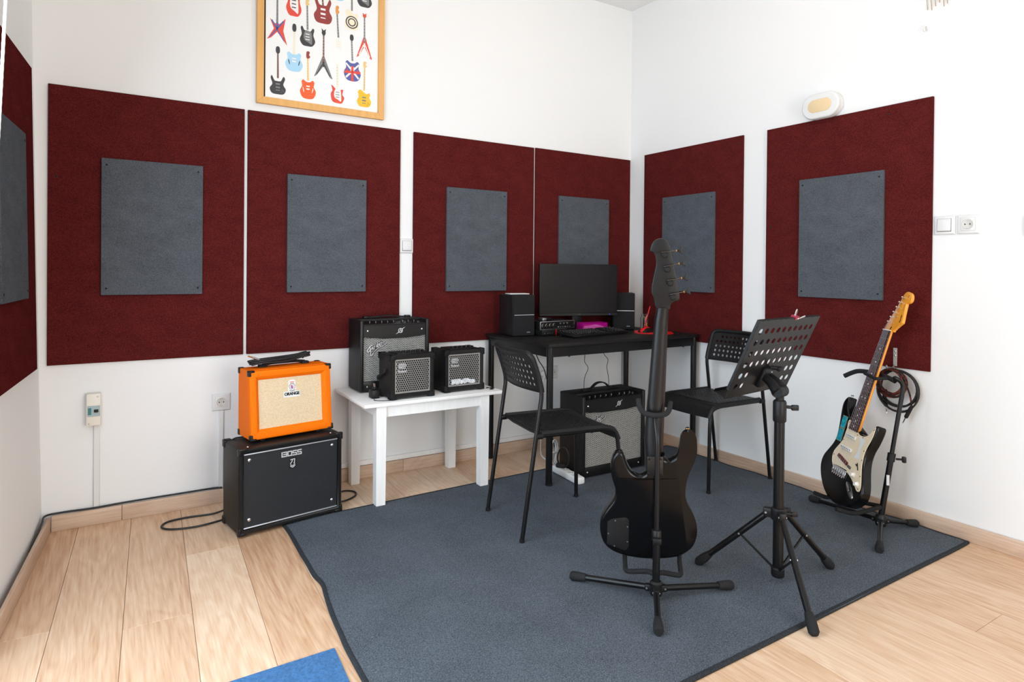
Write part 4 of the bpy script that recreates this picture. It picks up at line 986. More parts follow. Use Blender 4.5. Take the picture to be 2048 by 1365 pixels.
# ================================================================== DESK
DZT = 0.757
DX, DY, DW, DD = -1.188, -0.674, 1.150, 0.652
def desk():
    root = thing('desk', 'black desk with tubular legs in the corner, holding the computer', 'desk', loc=(DX+DW/2, DY+DD/2, 0), rz=R(0.35))
    w, d = DW/2, DD/2
    MB().bb((-w, -d, DZT-0.018), (w, d, DZT), 0.002, 2).build('desktop', M_DESK, root)
    li = 0.024; r = 0.0180
    for x in (-w+li, w-li):
        for y in (-d+li, d-li):
            z0 = 0.0088 if y < 0 else 0.0
            m = MB().lathe([(r, z0+.012), (r, DZT-.0185)], 20, M=Matrix.Translation((x, y, 0)))
            leg = m.build('leg', M_TUBE, root)
            MB().lathe([(r*.9, z0), (r+.0008, z0+.002), (r+.0008, z0+.0125)], 20, M=Matrix.Translation((x, y, 0))).build('foot_cap', M_BLKM, leg)
    a = 0.052; zt, zb = DZT-.0185, DZT-.0185-a
    MB().bb((-w+li+r*.7, -d+.012, zb), (w-li-r*.7, -d+.032, zt), .002, 1).build('apron', M_TUBE, root)
    MB().bb((-w+li+r*.7, d-.032, zb), (w-li-r*.7, d-.012, zt), .002, 1).build('apron', M_TUBE, root)
    MB().bb((-w+.012, -d+li+r*.7, zb), (-w+.032, d-li-r*.7, zt), .002, 1).build('apron', M_TUBE, root)
    MB().bb((w-.032, -d+li+r*.7, zb), (w-.012, d-li-r*.7, zt), .002, 1).build('apron', M_TUBE, root)
    for x in (-w+.15, w-.12): MB().lathe([(.006, 0), (.006, .006)], 8, M=Matrix.Translation((x, -d+.022, zb-.005))).build('bolt', M_BLK, root)
desk()
Z = DZT+0.0004

def speaker(label, loc, rz):
    w, d, h = 0.143, 0.185, 0.241
    root = thing('desktop_speaker', label, 'speaker', loc=loc, rz=rz, group='bookshelf speakers on the desk')
    wood = pm('black_ash', (0.010, 0.009, 0.009), 0.5, noise=(60, 0.6, (1, 1, 0.06)))
    MB().bb((-w/2, -d/2+.014, .003), (w/2, d/2, h), .004, 2).build('cabinet', wood, root)
    fr = MB().bb((-w/2+.001, -d/2, .003), (w/2-.001, -d/2+.0138, h), .006, 3).build('front_cloth', pm('speaker_cloth', (0.009, 0.009, 0.010), 0.95, bump=(900, .3, .0005)), root)
    MB().box((0, -d/2-.0006, h*.52), (w-.012, .002, .0028)).build('accent_strip', M_SILVER, fr, ang=None)
    vs, fs = text_geo('EDIFIER', 0.0060, .0003, .0001, 0, 1.05); MB().add(vs, fs).build('brand_lettering', M_LETTER, fr, M=face_m(.028*1, -d/2-.0006, .024), ang=None)
    for x in (-.05, .05):
        for y in (-.06, .06): MB().lathe([(.008, 0), (.008, .0035)], 10, M=Matrix.Translation((x, y, 0))).build('foot', M_RUBBER, root)
    return root
a = R(-4.5); o = Vector((-1.154, -.279, Z)); speaker('black bookshelf speaker at the left end of the desk', o+Vector((math.cos(a)*.0715-math.sin(a)*.0925, math.sin(a)*.0715+math.cos(a)*.0925, 0)), a)
a = R(-36); f = Vector((-.268, -.240, Z)); speaker('black bookshelf speaker in the corner right of the monitor', f+Vector((-math.sin(a), math.cos(a), 0))*.0925, a)

def router():
    root = thing('white_tablet_case', 'thin white plastic device lying on the left speaker', 'device', loc=(-1.082, -.205, Z+.2415), rz=R(-8))
    MB().box((0, 0, .005), (.125, .080, .006), .0028, 2).build('body', M_WHT, root)
    MB().box((0, 0, .0012), (.09, .06, .0024)).build('base', M_BLK, root, ang=None)
router()

def monitor():
    A, B = Vector((-.864, -.122, 0)), Vector((-.347, -.262, 0)); d = B-A; L = d.length; rz = math.atan2(d.y, d.x)
    c = (A+B)/2; c.z = Z
    root = thing('computer_monitor', 'wide black computer monitor, switched off, on the desk', 'monitor', loc=c, rz=rz)
    z0, z1 = .857-Z, 1.185-Z
    MB().bb((-L/2, 0, z0), (L/2, .022, z1), .004, 2).build('housing', M_BLK, root)
    MB().bb((-.11, .022, z0+.05), (.11, .045, z1-.08), .01, 2).build('rear_cover', M_BLKM, root)
    MB().bb((-L/2+.006, -.0012, z0+.019), (L/2-.006, .001, z1-.006)).build('screen', M_SCREEN, root, ang=None)
    ch = MB().bb((-L/2+.001, -.003, z0), (L/2-.001, .002, z0+.017), .0015, 1).build('chin', M_SATIN, root)
    MB().box((0, -.0034, z0+.009), (.022, .0008, .0026)).build('brand_mark', pm('dim_mark', (.10, .10, .11), .5), ch, ang=None)
    MB().box((L/2-.055, -.0034, z0+.008), (.006, .001, .003)).build('power_light', pm('blue_led', (.01, .03, .4), .4, emit=(.03, .10, 1.0, 1.2)), ch, ang=None)
    MB().bb((-.035, .03, .010), (.035, .048, z0+.12), .006, 2).build('stand_neck', M_BLK, root)
    MB().prism([(p.x, p.y) for p in catmull([(-.11, -.012, 0), (.11, -.012, 0), (.12, .06, 0), (0, .09, 0), (-.12, .06, 0)], 5, True)], 0, .010).build('stand_foot', M_BLK, root)
monitor()

def audio_interface():
    # small computer underneath, interface on top
    o = Vector((-.905, -.240, Z)); rz = R(4)
    pc = thing('mini_computer', 'small black computer with a red stripe under the audio interface', 'computer', loc=o, rz=rz)
    MB().bb((-.09, -.085, .002), (.10, .085, .036), .003, 2).build('case', M_BLK, pc)
    MB().box((-.012+.03, -.0856, .019), (.0055, .002, .033)).build('red_stripe', M_REDP, pc, ang=None)
    for x in (-.07, -.045, -.028, -.012): MB().box((x, -.0858, .016), (.009, .0015, .004)).build('port', M_STEEL, pc, ang=None)
    for x in (-.07, .08):
        for y in (-.06, .06): MB().lathe([(.007, 0), (.007, .0025)], 8, M=Matrix.Translation((x, y, 0))).build('foot', M_RUBBER, pc)
    root = thing('audio_interface', 'silver-edged audio interface with a row of knobs beside the left speaker', 'audio interface', loc=o+Vector((.042, -.004, .0364)), rz=rz)
    w, h, d = .268, .048, .13
    MB().bb((-w/2+.003, -d/2+.006, .001), (w/2-.003, d/2, h-.001), .002, 1).build('case', M_BLK, root)
    fr = MB(); fr.rings([rect_loop(w, h, 0, -d/2+.010), rect_loop(w, h, 0, -d/2), rect_loop(w, h, .0028, -d/2-.001), rect_loop(w, h, .0030, -d/2+.004)], M=Matrix.Translation((0, 0, h/2))); fr.build('front_bezel', M_STEEL, root, ang=30)
    p = MB().bb((-w/2+.002, -d/2+.002, .002), (w/2-.002, -d/2+.007, h-.002)).build('front_panel', M_BLK, root, ang=None)
    FM = lambda x, z: Matrix.Translation((x, -d/2+.002, z)) @ Matrix.Rotation(R(90), 4, 'X')
    for x in (-.108, -.080, -.052, -.024):
        j = MB().lathe([(.0115, 0), (.0115, .004), (.008, .005)], 16, M=FM(x, .024)).build('input_jack', M_BLKM, p)
        MB().lathe([(.0115, 0), (.0125, .0006), (.0115, .0012)], 16, M=FM(x, .024)).build('jack_ring', M_STEEL, j)
        MB().lathe([(.003, 0), (.003, .0058)], 8, M=FM(x, .024)).build('jack_hole', M_GOLD, j)
    for i in range(7): MB().lathe([(.005, 0), (.0042, .009), (.003, .0095)], 12, M=FM(.004+i*.0135, .033)).build('knob', M_STEEL if i % 2 else M_BLK, p)
    for i in range(6): MB().box((.006+i*.018, -d/2+.0015, .012), (.007, .002, .004)).build('button', M_LETTER if i % 3 == 0 else M_STEEL, p, ang=None)
    MB().lathe([(.008, 0), (.007, .012), (.005, .0125)], 14, M=FM(.117, .022)).build('volume_knob', M_BLK, p)
    c = thing('card_reader', 'little silver and black box on top of the audio interface', 'device', loc=o+Vector((-.018, -.012, .0364+.0478)), rz=rz)
    MB().box((.018, 0, .009), (.060, .045, .017), .003, 2).build('body', M_BLK, c)
    MB().box((-.012, -.003, .0095), (.030, .046, .018), .003, 2).build('cap', M_STEEL, c)
audio_interface()

def keyboard():
    A = Vector((-.897, -.513, 0)); B = Vector((-.361, -.42, 0)); d = B-A; rz = math.atan2(d.y, d.x)-R(2)
    ax = Vector((math.cos(rz), math.sin(rz), 0)); ay = Vector((-math.sin(rz), math.cos(rz), 0))
    L, D = .475, .150; c = A+ax*(L/2+.008)+ay*(D/2); c.z = Z
    root = thing('keyboard', 'black computer keyboard on the desk in front of the monitor', 'keyboard', loc=c, rz=rz)
    tilt = R(5)
    M = Matrix.Translation((0, -D/2, .003)) @ Matrix.Rotation(tilt, 4, 'X') @ Matrix.Translation((0, D/2, 0))
    MB().bb((-L/2, -D/2, 0), (L/2, D/2, .014), .004, 2).build('case', M_BLK, root, M=M)
    ks = MB(); legend = MB()
    for r_ in range(6):
        y = -D/2+.016+r_*.0225+(0.004 if r_ == 5 else 0); x = -L/2+.010
        row = []
        if r_ == 0: row = [.023]*3+[.105]+[.023]*4
        elif r_ == 1: row = [.040]+[.0175]*10+[.045]
        elif r_ == 2: row = [.030]+[.0175]*11+[.036]
        elif r_ == 3: row = [.026]+[.0175]*12+[.024]
        else: row = [.0175]*13+[.033]
        for kw in row:
            if x+kw > L/2-.155: break
            ks.box((x+kw/2, y, .0165), (kw-.0028, .0175, .006), .0022, 1); legend.box((x+kw/2-.002, y+.002, .0197), (.0035, .0045, .0003)); x += kw+.0015
        for k in range(3): ks.box((L/2-.142+k*.019, y, .0165), (.0165, .0175, .006), .0022, 1)
        for k in range(4): ks.box((L/2-.076+k*.0185, y, .0165), (.016, .0175, .006), .0022, 1); legend.box((L/2-.078+k*.0185, y+.002, .0197), (.0035, .0045, .0003))
    kk = ks.build('keys', M_BLKM, root, M=M, kind='stuff'); legend.build('key_legends', M_LETTER, root, M=M, ang=None, kind='stuff')
    for x in (-L/2+.03, L/2-.03): MB().box((x, D/2-.02, .0075), (.03, .01, .015), .002, 1).build('rear_foot', M_RUBBER, root)
    MB().box((0, -D/2+.012, .0015), (L-.06, .01, .003)).build('front_foot', M_RUBBER, root, ang=None)
keyboard()

def pink_box():
    root = thing('stationery_tray', 'translucent magenta plastic tray with papers, behind the keyboard', 'tray', loc=(-.560, -.268, Z), rz=R(-6))
    w, d, h, t = .185, .070, .062, .0025
    m = MB(); m.bb((-w/2, -d/2, 0), (w/2, d/2, t)); m.bb((-w/2, -d/2, t), (w/2, -d/2+t, h*.95)); m.bb((-w/2, d/2-t, t), (w/2, d/2, h)); m.bb((-w/2, -d/2+t, t), (-w/2+t, d/2-t, h)); m.bb((w/2-t, -d/2+t, t), (w/2, d/2-t, h))
    m.build('tray', M_MAG, root, ang=None)
    random.seed(2)
    for i, (x, z) in enumerate(((-.045, .026), (.0, .030), (.035, .024))):
        p = MB(); pts = [(-.045, -.014), (.035, -.018), (.048, .006), (.012, .020), (-.03, .016)]
        p.prism([(a+random.uniform(-.006, .006), b+random.uniform(-.004, .004)) for a, b in pts], 0, .004, 0, face_m(x, -d/2+.012+i*.006, z, tilt=R(12)))
        p.build('paper_scrap', M_PINK, root, ang=None)
    MB().box((.005, -d/2+.030, .010), (.15, .014, .010), .003, 1).build('red_marker', M_REDP, root)
pink_box()

def mouse():
    MB().prism([(p.x, p.y) for p in catmull([(-.105, -.085, 0), (.0, -.112, 0), (.105, -.085, 0), (.118, 0, 0), (.105, .085, 0), (0, .10, 0), (-.105, .085, 0), (-.118, 0, 0)], 4, True)], .0003, .0028).build('mouse_pad', M_REDP, M=Matrix.Translation((-.222, -.462, DZT)) @ Matrix.Rotation(R(-40), 4, 'Z'), label='red mouse pad on the right side of the desk', cat='mouse pad')
    root = thing('computer_mouse', 'black computer mouse with a red top, on the red pad', 'mouse', loc=(-.262, -.435, DZT+.0030), rz=R(15))
    prof = [(-.052, .004), (-.05, .016), (-.035, .028), (-.005, .036), (.025, .034), (.045, .024), (.053, .010), (.053, .004)]
    def shell(zs, zo, hw):
        m = MB(); loops = []
        n = 12
        for k in range(n+1):
            a = math.pi*k/n; y = hw*math.cos(a); s = math.sin(a)**.55
            loops.append([(x*(0.75+.25*s), y, .002+max(0, z-.004)*zs*s+zo) for x, z in prof])
        for l in range(n):
            pass
        vs = [p for lp in loops for p in lp]; m_ = len(prof); fs = []
        for l in range(n):
            for i in range(m_-1): fs.append([l*m_+i, l*m_+i+1, (l+1)*m_+i+1, (l+1)*m_+i])
            fs.append([l*m_+m_-1, l*m_, (l+1)*m_, (l+1)*m_+m_-1])
        m.add(vs, fs); return m
    shell(.92, -.002, .031).build('body', M_BLKM, root)
    shell(1.0, .0008, .018).build('top_shell', M_REDP, root)
    MB().lathe([(.007, -.003), (.007, .003)], 12, M=Matrix.Translation((-.028, 0, .026)) @ Matrix.Rotation(R(90), 4, 'X')).build('scroll_wheel', M_RUBBER, root)
mouse()

def jar():
    root = thing('glass_jar', 'small glass jar used as a pencil holder, right of the right speaker', 'jar', loc=(-.125, -.295, Z))
    r, h = .036, .105
    prof = [(r*.9, 0), (r, .006), (r, h*.74), (r*.78, h*.84), (r*.80, h*.86), (r*.80, h), (r*.74, h), (r*.72, h*.85), (r*.93, h*.73), (r*.93, .007), (.001, .006)]
    m = MB().lathe(prof, 24); m.build('glass', M_GLASS, root)
    def stick(label, name, p, q, rr, mat, tip):
        t = thing(name, label, 'pencil', loc=(-.125, -.295, Z+.007), group='pencils in the jar')
        P, Q = Vector(p), Vector(q); D = (Q-P)
        MB().tube([P, P+D*.92], rr, 6).build('shaft', mat, t); MB().tube([P+D*.92, Q], [rr, rr*.3], 6).build('tip', tip, t)
    stick('long red pencil leaning out of the glass jar', 'pencil', (-.012, .004, .001), (.022, -.016, .150), .0036, M_REDP, M_REDP)
    stick('white stick leaning in the glass jar', 'pencil', (-.002, .012, .001), (.016, .006, .090), .003, M_WHT, M_WHT)
    stick('silver pen leaning left in the glass jar', 'pencil', (.010, .010, .001), (-.016, .002, .086), .003, M_STEEL, M_STEEL)
    stick('short amber pencil at the back of the glass jar', 'pencil', (.002, -.012, .001), (.006, .016, .080), .003, M_MAPLE, M_MAPLE)
jar()

def blk_box():
    root = thing('small_dark_box', 'small dark grey gadget on the desk left of the right speaker', 'device', loc=(-.375, -.240, Z), rz=R(-10))
    MB().box((0, 0, .0075), (.060, .035, .015), .004, 2).build('body', pm('dark_grey', (.05, .05, .055), .5), root)
    MB().box((0, 0, .0155), (.04, .02, .001)).build('label_plate', M_BLK, root, ang=None)
blk_box()

# ================================================================== CHAIRS
def chair():
    root = thing('chair', '', 'chair', group='black perforated chairs')
    W = .19; r = .0096; z0 = .0
    def T(path, rad=.05): return MB().tube(fillet(path, rad, 6), r, 10)
    for s in (-1, 1):
        leg = T([(0, s*W, z0+.004), (.086, s*W, .605), (.083, s*W, .645), (.073, s*(W-.002), .690)], .06).build('leg', M_TUBE, root)
        MB().lathe([(r*.8, 0), (r+.0012, .002), (r+.0012, .014)], 10, M=Matrix.Translation((0.0005, s*W, 0))).build('foot_cap', M_BLKM, leg)
        leg = T([(.068, s*(W-.004), .436), (.405, s*(W-.006), .436), (.464, s*(W-.004), .420), (.474, s*W, .34), (.478, s*W, z0+.004)], .05).build('leg', M_TUBE, root)
        MB().lathe([(r*.8, 0), (r+.0012, .002), (r+.0012, .014)], 10, M=Matrix.Translation((.4779, s*W, 0))).build('foot_cap', M_BLKM, leg)
        MB().tube([(.060, s*W, .436), (.090, s*W, .436)], .0125, 10).build('joint', M_BLKM, root)
    # seat
    def seat_fn(u, v, w):          # u forward, v lateral
        dish = -.010*math.cos(min(1, abs(v)/.17)*math.pi/2)*math.sin(max(0, min(1, (u-.08)/.32))*math.pi)
        return (u, v, .4485+dish-w)
    ncu, ncv = 11, 11; us = [.086]+[.105+.0245*i for i in range(ncu+1)]+[.395]; hv = .0275
    vs_ = [-.182]+[-.0275*5.5+hv*i for i in range(ncv+1)]+[.182]
    st = MB().perf(us, vs_, lambda i, j: 1 <= i <= ncu and 1 <= j <= ncv, .0062, seat_fn, .0045)
    seat = st.build('seat', M_SHELL, root, ang=30)
    # rolled sides, rear edge and the waterfall front
    rim = MB()
    for s in (-1, 1): rim.tube(fillet([(.086, s*.184, .444), (.40, s*.184, .444), (.452, s*.184, .432), (.4745, s*.184, .385)], .04, 6), [.0125]*(2+14), 10)
    rim.tube([(.088, -.184, .443), (.086, -.09, .437), (.086, .09, .437), (.088, .184, .443)], .007, 8)
    rim.build('seat_rim', M_SHELL, seat)
    wf = MB(); prof = [(.393, .4485), (.415, .4480), (.437, .444), (.455, .434), (.467, .418), (.474, .400), (.476, .384), (.4735, .384), (.470, .400), (.462, .415), (.450, .429), (.434, .4385), (.414, .4425), (.393, .443)]
    nn = 8; V = []; F = []; m_ = len(prof)
    for k in range(nn+1):
        v = -.184+.368*k/nn; sag = -.004*math.cos(v/.184*math.pi/2)
        V += [(x, v, z+sag) for x, z in prof]
    for k in range(nn):
        for i in range(m_): j = (i+1) % m_; F.append([k*m_+i, k*m_+j, (k+1)*m_+j, (k+1)*m_+i])
    wf.add(V, F); wf.build('seat_front', M_SHELL, seat, ang=60)
    # backrest, bowed backwards, five rows of holes
    def back_fn(u, v, w):          # u lateral, v height
        f = (v-.62)/.17
        return (.086-.058*f**1.3*0.95-.030*math.cos(u/.19*math.pi/2)+w*.9 if f > 0 else .086-.030*math.cos(u/.19*math.pi/2)+w*.9, u, v)
    nbu, nbv = 12, 5; cu = .0268; us = [-.188]+[-cu*6+cu*i for i in range(nbu+1)]+[.188]; vb = [.622]+[.636+.0262*j for j in range(nbv+1)]+[.784]
    bk = MB().perf(us, vb, lambda i, j: 1 <= i <= nbu and 1 <= j <= nbv and not (j == nbv and i in (1, nbu)), .0074, back_fn, .0045)
    back = bk.build('backrest', M_SHELL, root, ang=30)
    rim = MB(); pth = []
    for k in range(15): pth.append((-.188+.0, .622+.140*k/14))
    for k in range(1, 8): a = R(180-90*k/7); pth.append((-.160+.028*math.cos(a), .760+.026*math.sin(a)))
    for k in range(1, 16): pth.append((-.160+.320*k/16, .786))
    for k in range(0, 8): a = R(90-90*k/7); pth.append((.160+.028*math.cos(a), .760+.026*math.sin(a)))
    for k in range(1, 15): pth.append((.188, .762-.140*k/14))
    rim.tube([back_fn(u, v, .002) for u, v in pth], .0118, 10)
    rim.tube([back_fn(-.188+.376*k/16, .621, .002) for k in range(17)], .004, 8)
    rim.build('back_rim', M_SHELL, back)
    return root
RUGZ = 0.0088
c1 = chair(); c1['label'] = 'black perforated chair in front of the white table, facing right'
c1.matrix_world = Matrix.Translation((-1.643, -.981, RUGZ)) @ Matrix.Rotation(R(-8.2), 4, 'Z')
copy_thing(c1, 'chair', 'black perforated chair against the right wall, behind the music stand', Matrix.Translation((-.046, -1.000, RUGZ)) @ Matrix.Rotation(R(178), 4, 'Z'))

# ================================================================== BASS ON ITS STAND (seen from behind)
BX = Vector((.755, -.656, 0)).normalized()
nbk = Vector((-.656, -.755, 0)); tl_ = R(6.5)
BY = Vector((nbk.x*math.sin(tl_), nbk.y*math.sin(tl_), math.cos(tl_))); BZ = BX.cross(BY)
BP = Vector((-1.474, -1.734, .15))
MBASS = frame_matrix(BP, BX, BY, BZ)
def bass():
    root = thing('bass_guitar', 'black electric bass guitar seen from behind, standing on a tripod stand', 'bass guitar', M=MBASS)
    body = [(-.0326, .281), (-.0565, .2678), (-.0827, .2814), (-.0994, .3082), (-.1096, .3388), (-.1196, .3534), (-.134, .3547), (-.1476, .3422), (-.1572, .3153), (-.1582, .2804), (-.1512, .2459), (-.1423, .2184), (-.1408, .1975), (-.1504, .1686), (-.17, .139), (-.1863, .1095), (-.1941, .0768), (-.1924, .0412), (-.1821, .0097), (-.1618, -.0139), (-.1315, -.0294), (-.0914, -.0391), (-.0384, -.0433), (.0011, -.0415), (.0533, -.0343), (.092, -.0219), (.1238, .0019), (.1424, .0316), (.1492, .0637), (.1458, .0984), (.1334, .1323), (.1166, .1659), (.1063, .1929), (.1044, .2204), (.108, .2551), (.1199, .2902), (.1349, .3218), (.1455, .353), (.1471, .387), (.144, .4105), (.1322, .4301), (.1143, .4407), (.0973, .4372), (.085, .421), (.0812, .3971), (.0767, .3696), (.0645, .3451), (.0457, .3303), (.0295, .3383), (.0248, .3497)]
    out = [(p.x, p.y) for p in catmull([(x, y, 0) for x, y in body], 3, True)]
    m = MB().slab(out, -.042, 0, .013, 5)
    bo = m.build('body', M_GLOSS, root, ang=60)
    # belly contour: a plane shaves the edge of the back on the player's side
    bm = bmesh.new(); bm.from_mesh(bo.data)
    n = Vector((.42, .06, .90)).normalized()
    r = bmesh.ops.bisect_plane(bm, geom=list(bm.verts)+list(bm.edges)+list(bm.faces), plane_co=(.090, .2, -.001), plane_no=n, clear_outer=True)
    ed = [e for e in r['geom_cut'] if isinstance(e, bmesh.types.BMEdge)]
    fr = bmesh.ops.triangle_fill(bm, use_beauty=True, edges=ed) if ed else None
    for f in bm.faces: f.smooth = True
    bmesh.ops.recalc_face_normals(bm, faces=bm.faces)
    bm.to_mesh(bo.data); bm.free(); bo.data.set_sharp_from_angle(angle=R(25))
    # neck: rounded back, lofted sections
    def loft(secs, nseg=14):
        mb = MB(); loops = []
        for (xl, xr, y, zb, zf) in secs:
            c = (xl+xr)/2; hw = (xr-xl)/2; lp = []
            for k in range(nseg+1):
                a = math.pi*k/nseg; lp.append((c+hw*math.cos(a), y, zf+.004+(zb-zf-.004)*math.sin(a)**.75))
            lp += [(xl, y, zf), (xr, y, zf)]
            loops.append(lp)
        mb.rings(loops); n_ = len(loops[0]); mb.f += [list(range(n_))[::-1], [(len(loops)-1)*n_+i for i in range(n_)]]; mb.m += [0, 0]
        return mb
    secs = [(-.0330, .0255, .275, -.006, -.050), (-.0375, .0240, .340, -.004, -.050), (-.0410, .0225, .395, -.012, -.050), (-.0360, .0240, .47, -.020, -.050), (-.0267, .0281, .61, -.024, -.050), (-.0124, .0339, .828, -.026, -.050), (-.0060, .0360, .872, -.024, -.048)]
    loft(secs).build('neck', M_SATIN, root, ang=50)
    MB().rings([[(-.033, .26, -.050), (.0255, .26, -.050), (.0255, .26, -.056), (-.033, .26, -.056)], [(-.006, .874, -.050), (.036, .874, -.050), (.036, .874, -.056), (-.006, .874, -.056)]], cap=True).build('fretboard', M_ROSE, root)
    head = [(-.0060, .868), (-.0164, .9052), (-.0245, .9237), (-.0235, .9556), (-.0156, .998), (-.011, 1.0244), (-.0129, 1.048), (-.0204, 1.0637), (-.0312, 1.0688), (-.0299, 1.0845), (-.0201, 1.1029), (.0001, 1.1133), (.0179, 1.1092), (.0319, 1.0926), (.039, 1.0718), (.0475, 1.0301), (.056, .9882), (.0646, .9462), (.0706, .904), (.0505, .893), (.0400, .880), (.036, .866)]
    hp = [(p.x, p.y) for p in catmull([(x, y, 0) for x, y in head], 3, True)]
    hd = MB().slab(hp, -.046, -.030, .003, 3).build('headstock', M_SATIN, root, ang=50)
    for (px, py), (kx, ky) in zip([(.0164, 1.0612), (.0265, 1.0115), (.0372, .9643), (.0474, .9153)], [(.0606, 1.0771), (.0702, 1.0329), (.0799, .9832), (.0892, .936)]):
        t = MB().lathe([(.0105, 0), (.0105, .006), (.008, .009), (.002, .0095)], 16, M=Matrix.Translation((px, py-.004, -.030)))
        a0 = Vector((px-.011, py+.0055, -.022)); d = Vector((kx-.004-a0.x, ky-.005-a0.y, 0)); L = d.length; d.normalize()
        t.box(tuple(a0+d*.014), (.034, .004, .003), .001, 1, rot=(0, 0, math.atan2(d.y, d.x)))
        tu = t.build('tuner', M_BLK, hd)
        MB().tube([a0, a0+d*(L-.004)], .0020, 8).build('tuner_shaft', pm('black_chrome', (.12, .12, .12), .25, metal=1.0), tu)
        e = a0+d*(L-.003); pn = Vector((-d.y, d.x, 0))
        w_ = [e-pn*.003, e+d*.008-pn*.004, e+d*.020-pn*.014, e+d*.023-pn*.010, e+d*.020, e+d*.023+pn*.010, e+d*.020+pn*.014, e+d*.008+pn*.004, e+pn*.003]
        MB().slab([(p.x, p.y) for p in w_], -.0245, -.0195, .0018, 2).build('tuner_key', M_BLK, tu)
        MB().lathe([(.004, 0), (.004, .003)], 8, M=Matrix.Translation(e) @ Matrix.Rotation(R(90), 4, Vector((pn.x, pn.y, 0)))).build('tuner_bushing', M_GOLD, tu)
        MB().tube([(px, py-.004, -.046), (px, py-.004, -.064)], .005, 10).build('tuner_post', M_BLK, tu)
    # neck plate with four screws, control cover
    pl = MB().slab([(-.0312, .345), (.0232, .347), (.0243, .2775), (-.0306, .2745)], -.0005, .0022, .001, 2).build('neck_plate', pm('dark_metal', (.05, .048, .046), .35, metal=.8), root)
    for x, y in ((-.025, .337), (.017, .339), (-.025, .283), (.018, .285)): MB().lathe([(.0045, 0), (.0045, .001), (.002, .002)], 10, M=Matrix.Translation((x, y, .0022))).build('screw', M_BLK, pl)
    cc = [(-.1675, .093), (-.1497, .105), (-.1034, .114), (-.0914, .1056), (-.0907, .0026), (-.1017, -.0141), (-.1687, .0072)]
    cv = MB().slab([(p.x, p.y) for p in fillet([(x, y, 0) for x, y in cc+[cc[0]]], .006, 3)][:-1], -.0004, .0014, .0006, 2).build('control_cover', M_BLKM, root)
    for x, y in ((-.1396, .0985), (-.0963, .0784), (-.1640, .0482), (-.0960, .0214), (-.1418, .002)): MB().lathe([(.0026, 0), (.002, .0012)], 8, M=Matrix.Translation((x, y, .0014))).build('screw', M_STEEL, cv)
    for (x, y, dx, dy) in ((.1078, .437, -.1, 1), (.0, -.040, 0, -1)):
        d = Vector((dx, dy, 0)).normalized(); p = Vector((x, y, -.021)); mm = Matrix.Translation(p) @ d.to_track_quat('Z', 'Y').to_matrix().to_4x4()
        b = MB().lathe([(.0055, -.002), (.0042, .004), (.0042, .008), (.007, .011), (.006, .0135)], 14, M=mm).build('strap_button', M_BLK, root)
        MB().lathe([(.0074, .0095), (.0078, .011), (.0074, .0118)], 14, M=mm).build('button_ring', M_GOLD, b)
    # front side (faces away): pickguard, pickups, bridge, strings
    MB().slab([(-.10, .10), (.06, .06), (.09, .20), (.07, .29), (-.06, .25)], -.0445, -.0415, .001, 2).build('pickguard', M_BLKM, root)
    for y in (.13, .20): MB().box((-.005, y, -.047), (.085, .026, .010), .004, 2).build('pickup', M_BLK, root)
    MB().box((-.005, .03, -.047), (.08, .045, .010), .002, 1).build('bridge', M_STEEL, root)
    for i in range(4):
        x0, x1 = -.030+i*.018, .002+i*.0085
        MB().tube([(x0, .03, -.060), (x1, .874, -.0595), (x1*.8+.012, .90+.048*i, -.057)], .0011, 5).build('string', M_STEEL, root)
bass()

def tripod_stand(root, hub, feet, r=.0105, foam=M_RUBBER):
    hub = Vector(hub)
    for f in feet:
        f = Vector(f); d = (f-hub); dn = d.normalized()
        lg = MB().tube([hub+dn*.020, f-dn*.004], r, 12).build('leg', M_TUBE, root)
        MB().tube([f-dn*.040, f-dn*.010, f+dn*.012, f+dn*.020], [r*1.25, r*1.55, r*1.6, r*1.2], 12).build('rubber_foot', foam, lg)
        MB().box(tuple(hub+dn*.022), (.034, .022, .024), .005, 2, rot=(0, -math.asin(dn.z), math.atan2(dn.y, dn.x))).build('leg_bracket', M_BLK, lg)
        s = Vector((-dn.y, dn.x, 0)).normalized()
        MB().tube([hub+dn*.030-s*.0125, hub+dn*.030+s*.0125], .0035, 8).build('rivet', M_STEEL, lg)

